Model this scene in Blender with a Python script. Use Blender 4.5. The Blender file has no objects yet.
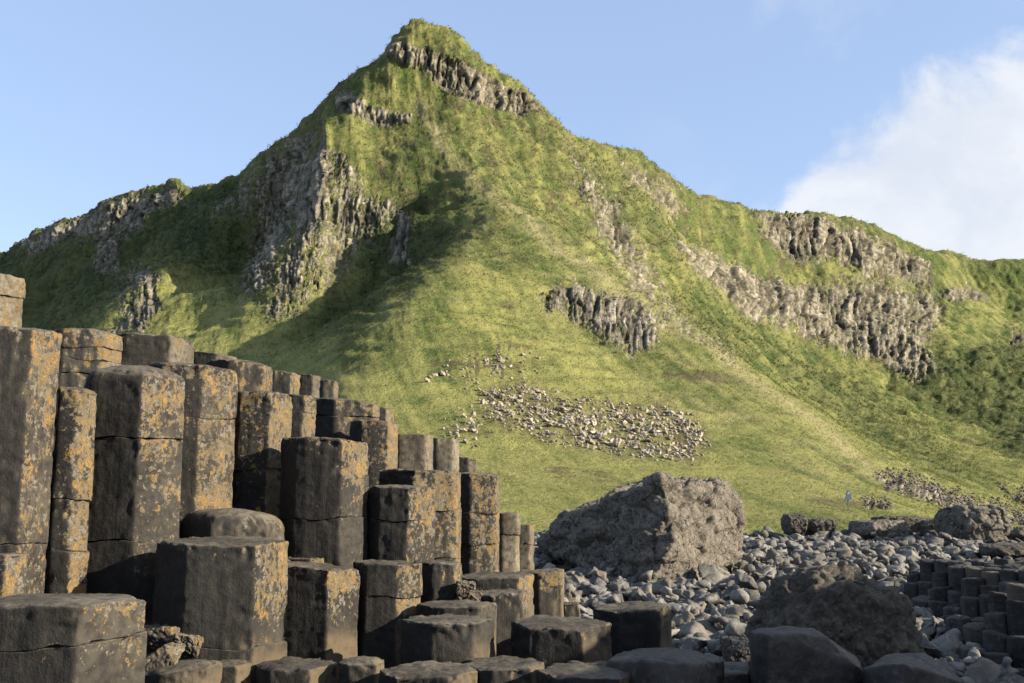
import bpy, bmesh, math, random
import numpy as np
from mathutils import Vector

random.seed(7)
RNG = np.random.default_rng(11)
scene = bpy.context.scene
col = scene.collection

# ------------------------------------------------------------------ camera maths
F = 35.0 / 36.0 * 1024.0
PITCH = math.radians(8.4)
CP, SP = math.cos(PITCH), math.sin(PITCH)
CAMZ = 2.2


def ray(px, py):
    """direction per unit of world Y"""
    u = (np.asarray(px, float) - 512.0) / F
    v = (341.5 - np.asarray(py, float)) / F
    wy = CP - v * SP
    wz = SP + v * CP
    return u / wy, wz / wy


def pt(px, py, Y):
    a, b = ray(px, py)
    return a * Y, Y, CAMZ + b * Y


def proj(x, y, z):
    dz = z - CAMZ
    fwd = y * CP + dz * SP
    up = -y * SP + dz * CP
    return 512.0 + F * x / fwd, 341.5 - F * up / fwd


# ------------------------------------------------------------------ noise
_g = np.random.default_rng(5)
PERM = np.concatenate([_g.permutation(256)] * 3).astype(np.int64)
GR = _g.normal(size=(256, 3))
GR /= np.linalg.norm(GR, axis=1)[:, None]
RV = _g.random((256, 3))


GX,GY,GZ=[np.ascontiguousarray(GR[:,i]).astype(np.float32) for i in range(3)]
PI=PERM.astype(np.int32)
def perlin(p):
    out=np.empty(len(p))
    for i in range(0,len(p),16384):
        q=p[i:i+16384]
        fl=np.floor(q); f=(q-fl).astype(np.float32); I=fl.astype(np.int32)&255
        x,y,z=f[:,0].copy(),f[:,1].copy(),f[:,2].copy()
        u,v,w=[t*t*t*(t*(t*6-15)+10) for t in (x,y,z)]
        X,Y,Z=I[:,0],I[:,1],I[:,2]
        x1,y1,z1=x-1,y-1,z-1
        A=PI[X];B=PI[X+1]
        AA=PI[A+Y];AB=PI[A+Y+1];BA=PI[B+Y];BB=PI[B+Y+1]
        def g(h,a,b,c):
            return GX[h]*a+GY[h]*b+GZ[h]*c
        def l(t,a,b): return a+t*(b-a)
        r=[]
        for dz,zz in ((0,z),(1,z1)):
            r.append(l(v,l(u,g(PI[AA+Z+dz],x,y,zz),g(PI[BA+Z+dz],x1,y,zz)),l(u,g(PI[AB+Z+dz],x,y1,zz),g(PI[BB+Z+dz],x1,y1,zz))))
        out[i:i+16384]=l(w,r[0],r[1])*1.6
    return out


def fbm(p, octaves=4, gain=0.5, lac=2.03, ridged=False):
    s = np.zeros(len(p)); a = 1.0; n = 0.0
    q = np.array(p, float)
    for i in range(octaves):
        v = perlin(q + 17.3 * i)
        if ridged:
            v = 1 - 2 * np.abs(v)
        s += a * v; n += a
        a *= gain; q = q * lac
    return s / n


def worley(p):
    """F1, F2 and a random number of the nearest cell"""
    pi = np.floor(p).astype(np.int64)
    f1 = np.full(len(p), 9.0); f2 = np.full(len(p), 9.0); cid = np.zeros(len(p))
    for dx in (-1, 0, 1):
        for dy in (-1, 0, 1):
            for dz in (-1, 0, 1):
                c = pi + np.array([dx, dy, dz])
                h = PERM[PERM[PERM[c[:, 0] & 255] + (c[:, 1] & 255)] + (c[:, 2] & 255)]
                d = np.linalg.norm(c + RV[h] - p, axis=1)
                near = d < f1
                f2 = np.where(near, f1, np.minimum(f2, d))
                cid = np.where(near, RV[h, 0], cid)
                f1 = np.where(near, d, f1)
    return f1, f2, cid


def sstep(a, b, x):
    t = np.clip((x - a) / (b - a), 0, 1)
    return t * t * (3 - 2 * t)


# ------------------------------------------------------------------ object helpers
def tag(o, label=None, cat=None, group=None, kind=None):
    if label: o['label'] = label
    if cat: o['category'] = cat
    if group: o['group'] = group
    if kind: o['kind'] = kind
    return o


def mesh_from(name, V, quads=None, tris=None, smooth=True):
    me = bpy.data.meshes.new(name)
    V = np.asarray(V, np.float32)
    nq = 0 if quads is None else len(quads)
    nt = 0 if tris is None else len(tris)
    me.vertices.add(len(V)); me.vertices.foreach_set('co', V.ravel())
    li = []
    if nq: li.append(np.asarray(quads, np.int32).ravel())
    if nt: li.append(np.asarray(tris, np.int32).ravel())
    li = np.concatenate(li)
    me.loops.add(len(li)); me.loops.foreach_set('vertex_index', li)
    me.polygons.add(nq + nt)
    ls = np.concatenate([np.arange(nq) * 4, nq * 4 + np.arange(nt) * 3]).astype(np.int32)
    me.polygons.foreach_set('loop_start', ls)
    me.polygons.foreach_set('use_smooth', np.full(nq + nt, smooth))
    me.update(calc_edges=True)
    return me


def get_co(me):
    a = np.empty(len(me.vertices) * 3, np.float32); me.vertices.foreach_get('co', a)
    return a.reshape(-1, 3).astype(float)


def set_co(me, V):
    me.vertices.foreach_set('co', np.asarray(V, np.float32).ravel()); me.update()


def get_no(me):
    a = np.empty(len(me.vertices) * 3, np.float32)
    me.vertex_normals.foreach_get('vector', a)
    return a.reshape(-1, 3).astype(float)


def attr(me, name, vals):
    a = me.attributes.new(name, 'FLOAT', 'POINT')
    a.data.foreach_set('value', np.asarray(vals, np.float32).ravel())


def link(name, me, mat=None, parent=None):
    o = bpy.data.objects.new(name, me)
    col.objects.link(o)
    if mat: me.materials.append(mat)
    if parent: o.parent = parent
    return o


def empty(name, loc):
    o = bpy.data.objects.new(name, None); col.objects.link(o); o.location = loc
    return o


# ------------------------------------------------------------------ materials
class NT:
    def __init__(s, name):
        s.m = bpy.data.materials.new(name); s.m.use_nodes = True
        s.t = s.m.node_tree; s.N = s.t.nodes; s.L = s.t.links
        s.b = s.N['Principled BSDF']; s.b.inputs['Roughness'].default_value = 0.85
        s.b.inputs['Specular IOR Level'].default_value = 0.3
        s.pos = s.N.new('ShaderNodeNewGeometry').outputs['Position']

    def put(s, i, v):
        if hasattr(v, 'is_output') or isinstance(v, bpy.types.NodeSocket): s.L.new(v, i)
        elif isinstance(v, tuple) and len(v) == 3 and i.type == 'RGBA': i.default_value = (*v, 1)
        else: i.default_value = v

    def noise(s, scale, detail=4, rough=0.55, vec=None, dist=0.0):
        n = s.N.new('ShaderNodeTexNoise'); s.L.new(vec or s.pos, n.inputs['Vector'])
        n.inputs['Scale'].default_value = scale; n.inputs['Detail'].default_value = detail
        n.inputs['Roughness'].default_value = rough; n.inputs['Distortion'].default_value = dist
        return n.outputs['Fac']

    def vor(s, scale, vec=None, out='Distance', feature='F1'):
        n = s.N.new('ShaderNodeTexVoronoi'); s.L.new(vec or s.pos, n.inputs['Vector'])
        n.feature = feature
        n.inputs['Scale'].default_value = scale
        return n.outputs[out]

    def math(s, op, a, b=0.0, c=None):
        n = s.N.new('ShaderNodeMath'); n.operation = op
        s.put(n.inputs[0], a); s.put(n.inputs[1], b)
        if c is not None: s.put(n.inputs[2], c)
        return n.outputs[0]

    def ramp(s, fac, a, b, lo=0.0, hi=1.0):
        n = s.N.new('ShaderNodeMapRange'); n.clamp = True; n.interpolation_type = 'SMOOTHSTEP'
        s.put(n.inputs['Value'], fac)
        n.inputs['From Min'].default_value = a; n.inputs['From Max'].default_value = b
        n.inputs['To Min'].default_value = lo; n.inputs['To Max'].default_value = hi
        return n.outputs[0]

    def mix(s, fac, a, b):
        n = s.N.new('ShaderNodeMix'); n.data_type = 'RGBA'
        s.put(n.inputs['Factor'], fac); s.put(n.inputs['A'], a) if False else None
        s.put(n.inputs[6], a); s.put(n.inputs[7], b)
        return n.outputs[2]

    def mult(s, a, b):
        n = s.N.new('ShaderNodeMix'); n.data_type = 'RGBA'; n.blend_type = 'MULTIPLY'
        n.inputs[0].default_value = 1.0
        s.put(n.inputs[6], a); s.put(n.inputs[7], b)
        return n.outputs[2]

    def attr(s, name):
        n = s.N.new('ShaderNodeAttribute'); n.attribute_name = name
        return n.outputs['Fac']

    def rnd(s):
        return s.N.new('ShaderNodeObjectInfo').outputs['Random']

    def scaled(s, v):
        n = s.N.new('ShaderNodeVectorMath'); n.operation = 'MULTIPLY'
        s.L.new(s.pos, n.inputs[0]); n.inputs[1].default_value = v
        return n.outputs[0]

    def bump(s, h, strength, dist):
        n = s.N.new('ShaderNodeBump'); n.inputs['Strength'].default_value = strength
        n.inputs['Distance'].default_value = dist
        s.put(n.inputs['Height'], h)
        s.L.new(n.outputs[0], s.b.inputs['Normal'])

    def color(s, c, k=0.68):
        c = s.mult(c, (k, k, k))
        s.put(s.b.inputs['Base Color'], c); return s.m


def mat_column():
    s = NT('lichened_basalt')
    n1 = s.noise(3.0, 5); n2 = s.noise(28.0, 6, 0.6); n3 = s.noise(120.0, 4, 0.7)
    streak = s.noise(1.0, 5, 0.65, s.scaled((55.0, 55.0, 4.0)))
    base = s.mix(s.ramp(n1, 0.3, 0.7), (0.010, 0.0098, 0.0095), (0.020, 0.0187, 0.0175))
    base = s.mix(s.ramp(n2, 0.45, 0.75), base, (0.031, 0.028, 0.0245))
    base = s.mix(s.ramp(streak, 0.45, 0.70, 0.0, 0.6), base, (0.015, 0.0145, 0.014))
    base = s.mix(s.ramp(n3, 0.60, 0.72, 0, 0.5), base, (0.06, 0.053, 0.043))
    pale = s.attr('pale')
    pf = s.math('MULTIPLY', pale, s.ramp(n2, 0.30, 0.58, 0.25, 1.0))
    base = s.mix(pf, base, s.mix(s.ramp(n1, .35, .65), (0.12, 0.098, 0.068), (0.26, 0.225, 0.165)))
    tan_ = s.attr('tan')
    base = s.mix(s.math('MULTIPLY', tan_, s.ramp(n2, 0.2, 0.5, 0.6, 1.0)), base, (0.13, 0.098, 0.060))
    li = s.attr('lichen')
    big = s.noise(6.0, 3, 0.5)
    rn = s.rnd()
    lo = s.math('ADD', s.math('ADD', s.math('MULTIPLY', s.math('SUBTRACT', li, 0.5), 0.32), s.math('MULTIPLY', s.math('SUBTRACT', rn, 0.5), 0.05)), s.math('MULTIPLY', s.math('SUBTRACT', big, 0.5), 0.28))
    # pale grey crust
    a = s.math('ADD', s.noise(36.0, 7, 0.72, dist=0.25), lo)
    base = s.mix(s.ramp(a, 0.575, 0.61, 0, 0.85), base, s.mix(s.ramp(n3, .35, .65), (0.10, 0.088, 0.065), (0.26, 0.225, 0.17)))
    # ochre crust: small rosettes that run together where it is thick
    b = s.math('ADD', s.noise(24.0, 7, 0.68, s.scaled((1, 1, 0.75)), 0.3), lo)
    b = s.math('ADD', b, s.math('MULTIPLY', s.math('SUBTRACT', n3, 0.5), 0.10))
    oc = s.mix(s.ramp(s.noise(13.0, 5, 0.6), 0.38, 0.62), (0.165, 0.125, 0.064), (0.30, 0.188, 0.060))
    oc = s.mix(s.ramp(n3, 0.40, 0.62, 0, 0.8), oc, (0.085, 0.068, 0.042))
    of = s.ramp(b, 0.585, 0.615, 0, 0.95)
    base = s.mix(of, base, oc)
    h = s.math('ADD', s.math('MULTIPLY', n2, 0.7), s.math('MULTIPLY', n3, 0.3))
    h = s.math('ADD', h, s.math('MULTIPLY', streak, 0.35))
    h = s.math('ADD', h, s.math('MULTIPLY', of, 0.15))
    s.bump(h, 0.8, 0.012)
    return s.color(base)


def mat_rock(name, c1, c2, c3, scale=1.0, bump=0.02, byrnd=False, byattr=False, rough=0.85, cracks=False):
    s = NT(name)
    s.b.inputs['Roughness'].default_value = rough
    n1 = s.noise(1.3 * scale, 5); n2 = s.noise(9.0 * scale, 6, 0.65); n3 = s.noise(45.0 * scale, 4, 0.6)
    base = s.mix(s.ramp(n1, 0.35, 0.65), c1, c2)
    base = s.mix(s.ramp(n2, 0.5, 0.72), base, c3)
    base = s.mix(s.ramp(n3, 0.55, 0.8, 0, 0.5), base, tuple(0.5 * x for x in c1))
    wv = s.N.new('ShaderNodeVectorMath'); wv.operation = 'MULTIPLY_ADD'
    nn = s.N.new('ShaderNodeTexNoise'); s.L.new(s.pos, nn.inputs['Vector']); nn.inputs['Scale'].default_value = 2.5 * scale; nn.inputs['Detail'].default_value = 4
    s.L.new(nn.outputs['Color'], wv.inputs[0]); wv.inputs[1].default_value = (0.5, 0.5, 0.5); s.L.new(s.pos, wv.inputs[2])
    crk = s.ramp(s.vor(1.5 * scale, wv.outputs[0], 'Distance', 'DISTANCE_TO_EDGE'), 0.0, 0.035)
    if cracks:
        base = s.mix(s.math('SUBTRACT', 1.0, crk), base, tuple(0.25 * x for x in c1))
    if byrnd or byattr:
        r = s.rnd() if byrnd else s.attr('rnd')
        r2 = s.math('FRACT', s.math('MULTIPLY', r, 37.7))
        n = s.N.new('ShaderNodeHueSaturation')
        s.put(n.inputs['Value'], s.math('ADD', 0.62, s.math('MULTIPLY', r, 0.7)))
        s.put(n.inputs['Color'], base)
        base = s.mix(s.ramp(r2, 0.72, 0.98, 0, 0.55), n.outputs[0], (0.17, 0.135, 0.095))
    h = s.math('ADD', n2, s.math('MULTIPLY', n3, 0.4))
    if cracks: h = s.math('ADD', h, s.math('MULTIPLY', crk, 0.5))
    s.bump(h, 0.8, bump)
    return s.color(base)


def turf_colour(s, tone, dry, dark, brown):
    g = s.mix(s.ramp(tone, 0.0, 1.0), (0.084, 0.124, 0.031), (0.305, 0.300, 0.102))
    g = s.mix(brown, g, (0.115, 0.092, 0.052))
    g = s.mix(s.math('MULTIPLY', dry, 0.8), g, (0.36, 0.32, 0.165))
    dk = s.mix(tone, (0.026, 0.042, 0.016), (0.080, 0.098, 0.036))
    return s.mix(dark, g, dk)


def mat_hill():
    s = NT('hillside_turf_and_rock')
    s.b.inputs['Roughness'].default_value = 0.9
    s.b.inputs['Specular IOR Level'].default_value = 0.12
    rock = s.attr('rock')
    n2 = s.noise(0.5, 7, 0.68); n3 = s.noise(3.2, 6, 0.7)
    tone = s.math('ADD', s.attr('tone'), s.math('MULTIPLY', s.math('SUBTRACT', n3, 0.5), 1.1))
    tone = s.math('ADD', tone, s.math('MULTIPLY', s.math('SUBTRACT', n2, 0.5), 0.9))
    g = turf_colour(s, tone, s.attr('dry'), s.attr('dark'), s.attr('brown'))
    # rock: upright joints, pale weathered faces, dark clefts, moss
    rt = s.attr('rtone'); crk = s.attr('crack')
    v = s.noise(0.9, 7, 0.72)
    f = s.math('ADD', rt, s.math('MULTIPLY', s.math('SUBTRACT', v, 0.5), 1.1))
    r = s.mix(s.ramp(f, 0.15, 0.75), (0.115, 0.10, 0.074), (0.34, 0.30, 0.225))
    r = s.mix(s.ramp(f, 0.65, 1.0), r, (0.50, 0.44, 0.35))
    r = s.mix(s.ramp(s.noise(0.7, 6, 0.72), 0.47, 0.57, 0, 0.7), r, (0.085, 0.088, 0.034))
    r = s.mix(crk, r, (0.028, 0.024, 0.019))
    c = s.mix(rock, g, r)
    h = s.math('ADD', n2, s.math('MULTIPLY', n3, 0.5))
    hr = s.math('MULTIPLY', v, 0.9)
    hm = s.N.new('ShaderNodeMix'); s.put(hm.inputs[0], rock); s.put(hm.inputs[2], h); s.put(hm.inputs[3], hr)
    s.bump(hm.outputs[0], 0.8, 0.7)
    return s.color(c)


def mat_grass(name, sc=1.0):
    s = NT(name)
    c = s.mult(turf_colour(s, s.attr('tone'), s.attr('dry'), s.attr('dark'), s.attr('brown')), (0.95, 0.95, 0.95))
    d = s.N.new('ShaderNodeBsdfDiffuse'); t = s.N.new('ShaderNodeBsdfTranslucent'); mx = s.N.new('ShaderNodeMixShader')
    mx.inputs[0].default_value = 0.45
    s.L.new(c, d.inputs[0]); s.L.new(c, t.inputs[0]); s.L.new(d.outputs[0], mx.inputs[1]); s.L.new(t.outputs[0], mx.inputs[2])
    s.L.new(mx.outputs[0], s.N['Material Output'].inputs[0])
    return s.m


M_COL = mat_column()
M_HILL = mat_hill()
M_GRASS = mat_grass('coarse_hill_grass')
M_COB = mat_rock('grey_cobble', (0.097, 0.093, 0.087), (0.21, 0.20, 0.18), (0.31, 0.29, 0.255), 1.6, 0.012, byrnd=True)
M_COBA = mat_rock('grey_cobble_mass', (0.097, 0.093, 0.087), (0.21, 0.20, 0.18), (0.31, 0.29, 0.255), 1.6, 0.012, byattr=True)
M_BOULDER = mat_rock('pitted_boulder', (0.13, 0.112, 0.088), (0.235, 0.208, 0.168), (0.36, 0.32, 0.26), 1.6, 0.10, cracks=True)
M_DARKROCK = mat_rock('dark_boulder', (0.06, 0.052, 0.042), (0.125, 0.107, 0.083), (0.20, 0.17, 0.13), 2.4, 0.05)
M_WETROCK = mat_rock('dark_wet_basalt', (0.028, 0.026, 0.025), (0.05, 0.046, 0.042), (0.085, 0.075, 0.064), 3.0, 0.012, rough=0.6)
M_SMALLCOL = mat_rock('dark_small_basalt', (0.032, 0.030, 0.029), (0.070, 0.064, 0.058), (0.12, 0.11, 0.095), 2.4, 0.015, byrnd=True)
M_SCREE = mat_rock('pale_scree', (0.30, 0.25, 0.19), (0.44, 0.38, 0.30), (0.55, 0.49, 0.41), 1.0, 0.03, byrnd=True)
M_SCREEP = mat_rock('pale_scree_chips', (0.26, 0.22, 0.165), (0.40, 0.35, 0.27), (0.5, 0.45, 0.37), 1.0, 0.03, byattr=True)
M_SCREEG = mat_rock('grey_scree', (0.15, 0.125, 0.10), (0.22, 0.185, 0.15), (0.28, 0.24, 0.20), 1.0, 0.03, byattr=True)
M_GROUND = mat_rock('dark_shingle', (0.045, 0.042, 0.038), (0.085, 0.08, 0.07), (0.12, 0.11, 0.10), 2.0, 0.03)

# ------------------------------------------------------------------ HILL
SKY = [(-260, 300), (-100, 275), (-40, 262), (0, 251), (9, 253), (19, 243), (34, 229), (47, 225), (62, 219), (84, 213), (109, 197), (141, 190),
       (175, 180), (183, 183), (203, 184), (219, 180), (241, 171), (252, 158), (270, 144), (295, 128), (320, 101), (345, 76),
       (370, 65), (385, 55), (393, 42), (400, 31), (410, 20), (422, 18), (435, 21), (448, 27), (460, 36), (470, 49), (480, 61), (500, 73), (525, 85), (549, 110),
       (562, 120), (577, 134), (605, 145), (637, 155), (672, 175), (697, 192), (732, 202), (762, 207), (822, 212), (862, 220),
       (885, 230), (907, 240), (937, 250), (992, 257), (1024, 258), (1100, 262), (1300, 270)]
SKYX = [a for a, b in SKY]; SKYY = [b for a, b in SKY]
CREST = [(-260, 640), (0, 512), (109, 415), (175, 350), (203, 345), (241, 318), (295, 275), (345, 246), (385, 236), (410, 231), (435, 230), (460, 231),
         (500, 236), (549, 242), (605, 255), (672, 270), (732, 285), (822, 300), (907, 315), (1024, 330), (1300, 360)]
CRX = [a for a, b in CREST]; CRY = [b for a, b in CREST]

CTRL = [
    # summit cliff band foot
    (395, 62, 226), (400, 95, 222), (440, 100, 219), (480, 108, 222), (520, 118, 227), (420, 60, 227), (450, 58, 228), (500, 95, 231),
    # slope under the summit
    (430, 140, 203), (470, 150, 197), (520, 160, 206), (400, 150, 206), (440, 190, 183), (480, 200, 172),
    # front spur crest (golden line)
    (520, 215, 158), (560, 248, 143), (600, 280, 130), (650, 315, 117), (700, 347, 106), (750, 380, 96), (800, 414, 86), (850, 452, 76), (900, 487, 66), (960, 512, 56),
    # gully behind the crest
    (560, 215, 186), (600, 245, 172), (650, 285, 158), (700, 325, 146), (750, 362, 136), (800, 396, 126), (850, 430, 118), (900, 462, 106), (960, 495, 90),
    # rocky rib right of the gully and slopes
    (560, 160, 214), (600, 195, 206), (640, 245, 194), (690, 305, 178), (730, 350, 165),
    (620, 178, 232), (660, 220, 222), (700, 270, 212), (740, 320, 200), (790, 360, 186),
    # right cliffs
    (700, 215, 262), (700, 245, 246), (740, 290, 236), (740, 325, 222), (780, 240, 284), (780, 262, 276), (790, 290, 262), (790, 325, 250),
    (840, 250, 293), (850, 280, 282), (850, 300, 270), (850, 360, 248), (900, 265, 303), (910, 300, 288), (930, 320, 272), (930, 372, 248),
    (980, 285, 315), (1000, 330, 285), (1024, 380, 250), (1100, 380, 250), (1100, 300, 310),
    # right lower slopes
    (850, 400, 205), (900, 420, 192), (950, 440, 172), (1000, 440, 180), (1024, 470, 140), (960, 480, 128), (1024, 505, 92), (1000, 518, 66), (1100, 500, 90), (1100, 440, 170),
    # front slope body
    (500, 300, 112), (540, 330, 104), (600, 340, 104), (650, 370, 96), (500, 350, 92), (450, 350, 90), (420, 300, 104), (450, 270, 118), (500, 260, 130),
    (420, 400, 74), (480, 400, 77), (560, 400, 79), (650, 410, 80), (720, 430, 76), (780, 450, 70),
    (400, 440, 63), (480, 450, 62), (560, 450, 63), (650, 460, 62), (730, 475, 58), (800, 485, 56), (860, 500, 52),
    (480, 495, 50), (560, 495, 50), (650, 500, 49), (740, 508, 48), (820, 515, 47), (900, 522, 47), (980, 527, 47), (1060, 528, 47), (1200, 528, 47),
    # shoulder edge left of the lit slope
    (462, 240, 140), (435, 262, 128), (400, 285, 115), (372, 315, 104), (355, 345, 95), (340, 380, 84), (330, 420, 72), (320, 455, 60), (310, 490, 50),
    # hollow left of the shoulder
    (432, 224, 178), (408, 262, 182), (380, 292, 172), (350, 320, 158), (320, 335, 148), (280, 345, 142), (250, 380, 118), (240, 430, 90), (200, 490, 55),
    # rock fin inside the gully
    (412, 205, 180), (400, 235, 172),
    # lit arete face
    (345, 90, 236), (333, 122, 213), (325, 160, 201), (318, 195, 190), (302, 240, 176), (288, 275, 166), (272, 312, 155),
    (370, 130, 212), (365, 180, 196), (360, 230, 184), (340, 280, 168), (310, 315, 154), (395, 180, 194), (385, 220, 184),
    # shaded cliff left of the arete
    (303, 160, 250), (291, 200, 244), (273, 245, 234), (254, 290, 216), (262, 190, 248), (240, 230, 238), (222, 270, 222), (225, 310, 190),
    (230, 190, 290), (205, 215, 280), (190, 245, 262), (170, 262, 238),
    # little arete on the left
    (158, 262, 205), (150, 285, 190), (142, 310, 176), (134, 335, 162), (195, 262, 205), (200, 290, 182), (215, 320, 166), (185, 340, 148), (160, 400, 110), (120, 470, 70),
    (135, 285, 232), (115, 310, 224), (100, 335, 205), (130, 262, 262),
    # left headland
    (170, 205, 338), (165, 240, 318), (150, 255, 296), (120, 215, 372), (115, 250, 352), (95, 285, 300), (60, 235, 392), (55, 270, 365), (50, 310, 300), (20, 260, 400), (10, 300, 350),
    (-30, 290, 400), (-30, 340, 300), (20, 345, 250), (60, 400, 150), (0, 470, 80), (-100, 350, 330), (-150, 470, 100), (-250, 400, 250), (-250, 340, 380),
]


def build_field():
    P = []
    for px, py, Y in CTRL:
        if px < 150 and Y > 230: Y *= 1 + 0.22 * (150 - px) / 150
        x, y, z = pt(px, py, Y); P.append((x, y, z))
    sk = list(range(-260, 1301, 30)) + [395, 402, 420, 450, 470]
    for px in sk:
        Y = np.interp(px, CRX, CRY); py = np.interp(px, SKYX, SKYY)
        x, y, z = pt(px, py, Y); P.append((x, y, z))
        for k, dz in ((1.06, -1.5), (1.18, -7), (1.45, -14)):
            P.append((x * k, y * k, z + dz))
    for px in range(-300, 1400, 90):
        for Y, z in ((40, -0.2), (34, -1.5)):
            a, b = ray(px, 500); P.append((a * Y, Y, z if px > 420 else z + 0.5))
    P = np.array(P)
    S = 100.0
    A = P[:, :2] / S; z = P[:, 2]
    n = len(P)
    d = np.linalg.norm(A[:, None] - A[None], axis=2)
    K = np.where(d > 0, d * d * np.log(d + 1e-12), 0) + np.eye(n) * 2e-4
    Q = np.c_[np.ones(n), A]
    M = np.block([[K, Q], [Q.T, np.zeros((3, 3))]])
    w = np.linalg.solve(M, np.r_[z, 0, 0, 0])

    def ev(X, Y):
        B = np.c_[X.ravel(), Y.ravel()] / S
        out = np.empty(len(B))
        for i in range(0, len(B), 20000):
            b = B[i:i + 20000]
            dd = ((b[:, None] - A[None]) ** 2).sum(2)
            k = 0.5 * dd * np.log(dd + 1e-20)
            out[i:i + 20000] = k @ w[:n] + w[n] + b @ w[n + 1:]
        return out.reshape(X.shape)
    pxs = np.arange(-260, 1301, 4.0)
    Ys = np.geomspace(34, 720, 480)
    U = (pxs - 512) / F / CP
    XX = U[:, None] * Ys[None]; YY = np.broadcast_to(Ys, XX.shape)
    Z = ev(XX, YY)
    # the crest of every azimuth is brought to the height it really has
    el = (Z - CAMZ) / YY
    emax = el.max(1)
    # the azimuth U corresponds to slightly different px along the height: iterate
    want = np.empty(len(pxs))
    for i, u in enumerate(U):
        e = emax[i]
        for _ in range(6):
            py0 = None
            v_ = 0
            # px of a point with azimuth u and elevation e
            fwd = CP + e * SP
            px = 512 + F * u / fwd
            py = np.interp(px, SKYX, SKYY)
            v = (341.5 - py) / F
            e = (SP + v * CP) / (CP - v * SP)
        want[i] = e
    f = want / emax
    wgt = np.clip(el / emax[:, None], 0, 1) ** 2
    Z = CAMZ + (Z - CAMZ) * (1 + (f[:, None] - 1) * wgt)
    return U, Ys, Z


FU, FY, FZ = build_field()


def field(x, y):
    """height of the smooth hill at x, y"""
    x = np.asarray(x, float); y = np.asarray(y, float)
    u = x / y
    iu = np.clip((u - FU[0]) / (FU[1] - FU[0]), 0, len(FU) - 1.001)
    iy = np.clip(np.log(y / FY[0]) / math.log(FY[1] / FY[0]), 0, len(FY) - 1.001)
    a = iu.astype(int); b = iy.astype(int); fa = iu - a; fb = iy - b
    return (FZ[a, b] * (1 - fa) * (1 - fb) + FZ[a + 1, b] * fa * (1 - fb) + FZ[a, b + 1] * (1 - fa) * fb + FZ[a + 1, b + 1] * fa * fb)


def poly_mask(px, py, pts, soft=8.0):
    """1 inside a polygon given in directions of view, falling to 0 over SOFT"""
    pts = np.array(pts, float)
    inside = np.zeros(len(px), bool); dmin = np.full(len(px), 1e9)
    for i in range(len(pts)):
        x0, y0 = pts[i]; x1, y1 = pts[(i + 1) % len(pts)]
        c = ((y0 > py) != (y1 > py))
        with np.errstate(divide='ignore', invalid='ignore'):
            xi = (x1 - x0) * (py - y0) / (y1 - y0 + 1e-12) + x0
        inside ^= c & (px < xi)
        t = np.clip(((px - x0) * (x1 - x0) + (py - y0) * (y1 - y0)) / ((x1 - x0) ** 2 + (y1 - y0) ** 2 + 1e-9), 0, 1)
        dmin = np.minimum(dmin, np.hypot(px - x0 - t * (x1 - x0), py - y0 - t * (y1 - y0)))
    return np.clip(0.5 + np.where(inside, dmin, -dmin) / soft, 0, 1)


def line_mask(px, py, pts, width):
    pts = np.array(pts, float); dmin = np.full(len(px), 1e9)
    for i in range(len(pts) - 1):
        x0, y0 = pts[i]; x1, y1 = pts[i + 1]
        t = np.clip(((px - x0) * (x1 - x0) + (py - y0) * (y1 - y0)) / ((x1 - x0) ** 2 + (y1 - y0) ** 2 + 1e-9), 0, 1)
        dmin = np.minimum(dmin, np.hypot(px - x0 - t * (x1 - x0), py - y0 - t * (y1 - y0)))
    return np.clip(1 - dmin / width, 0, 1)


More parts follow.
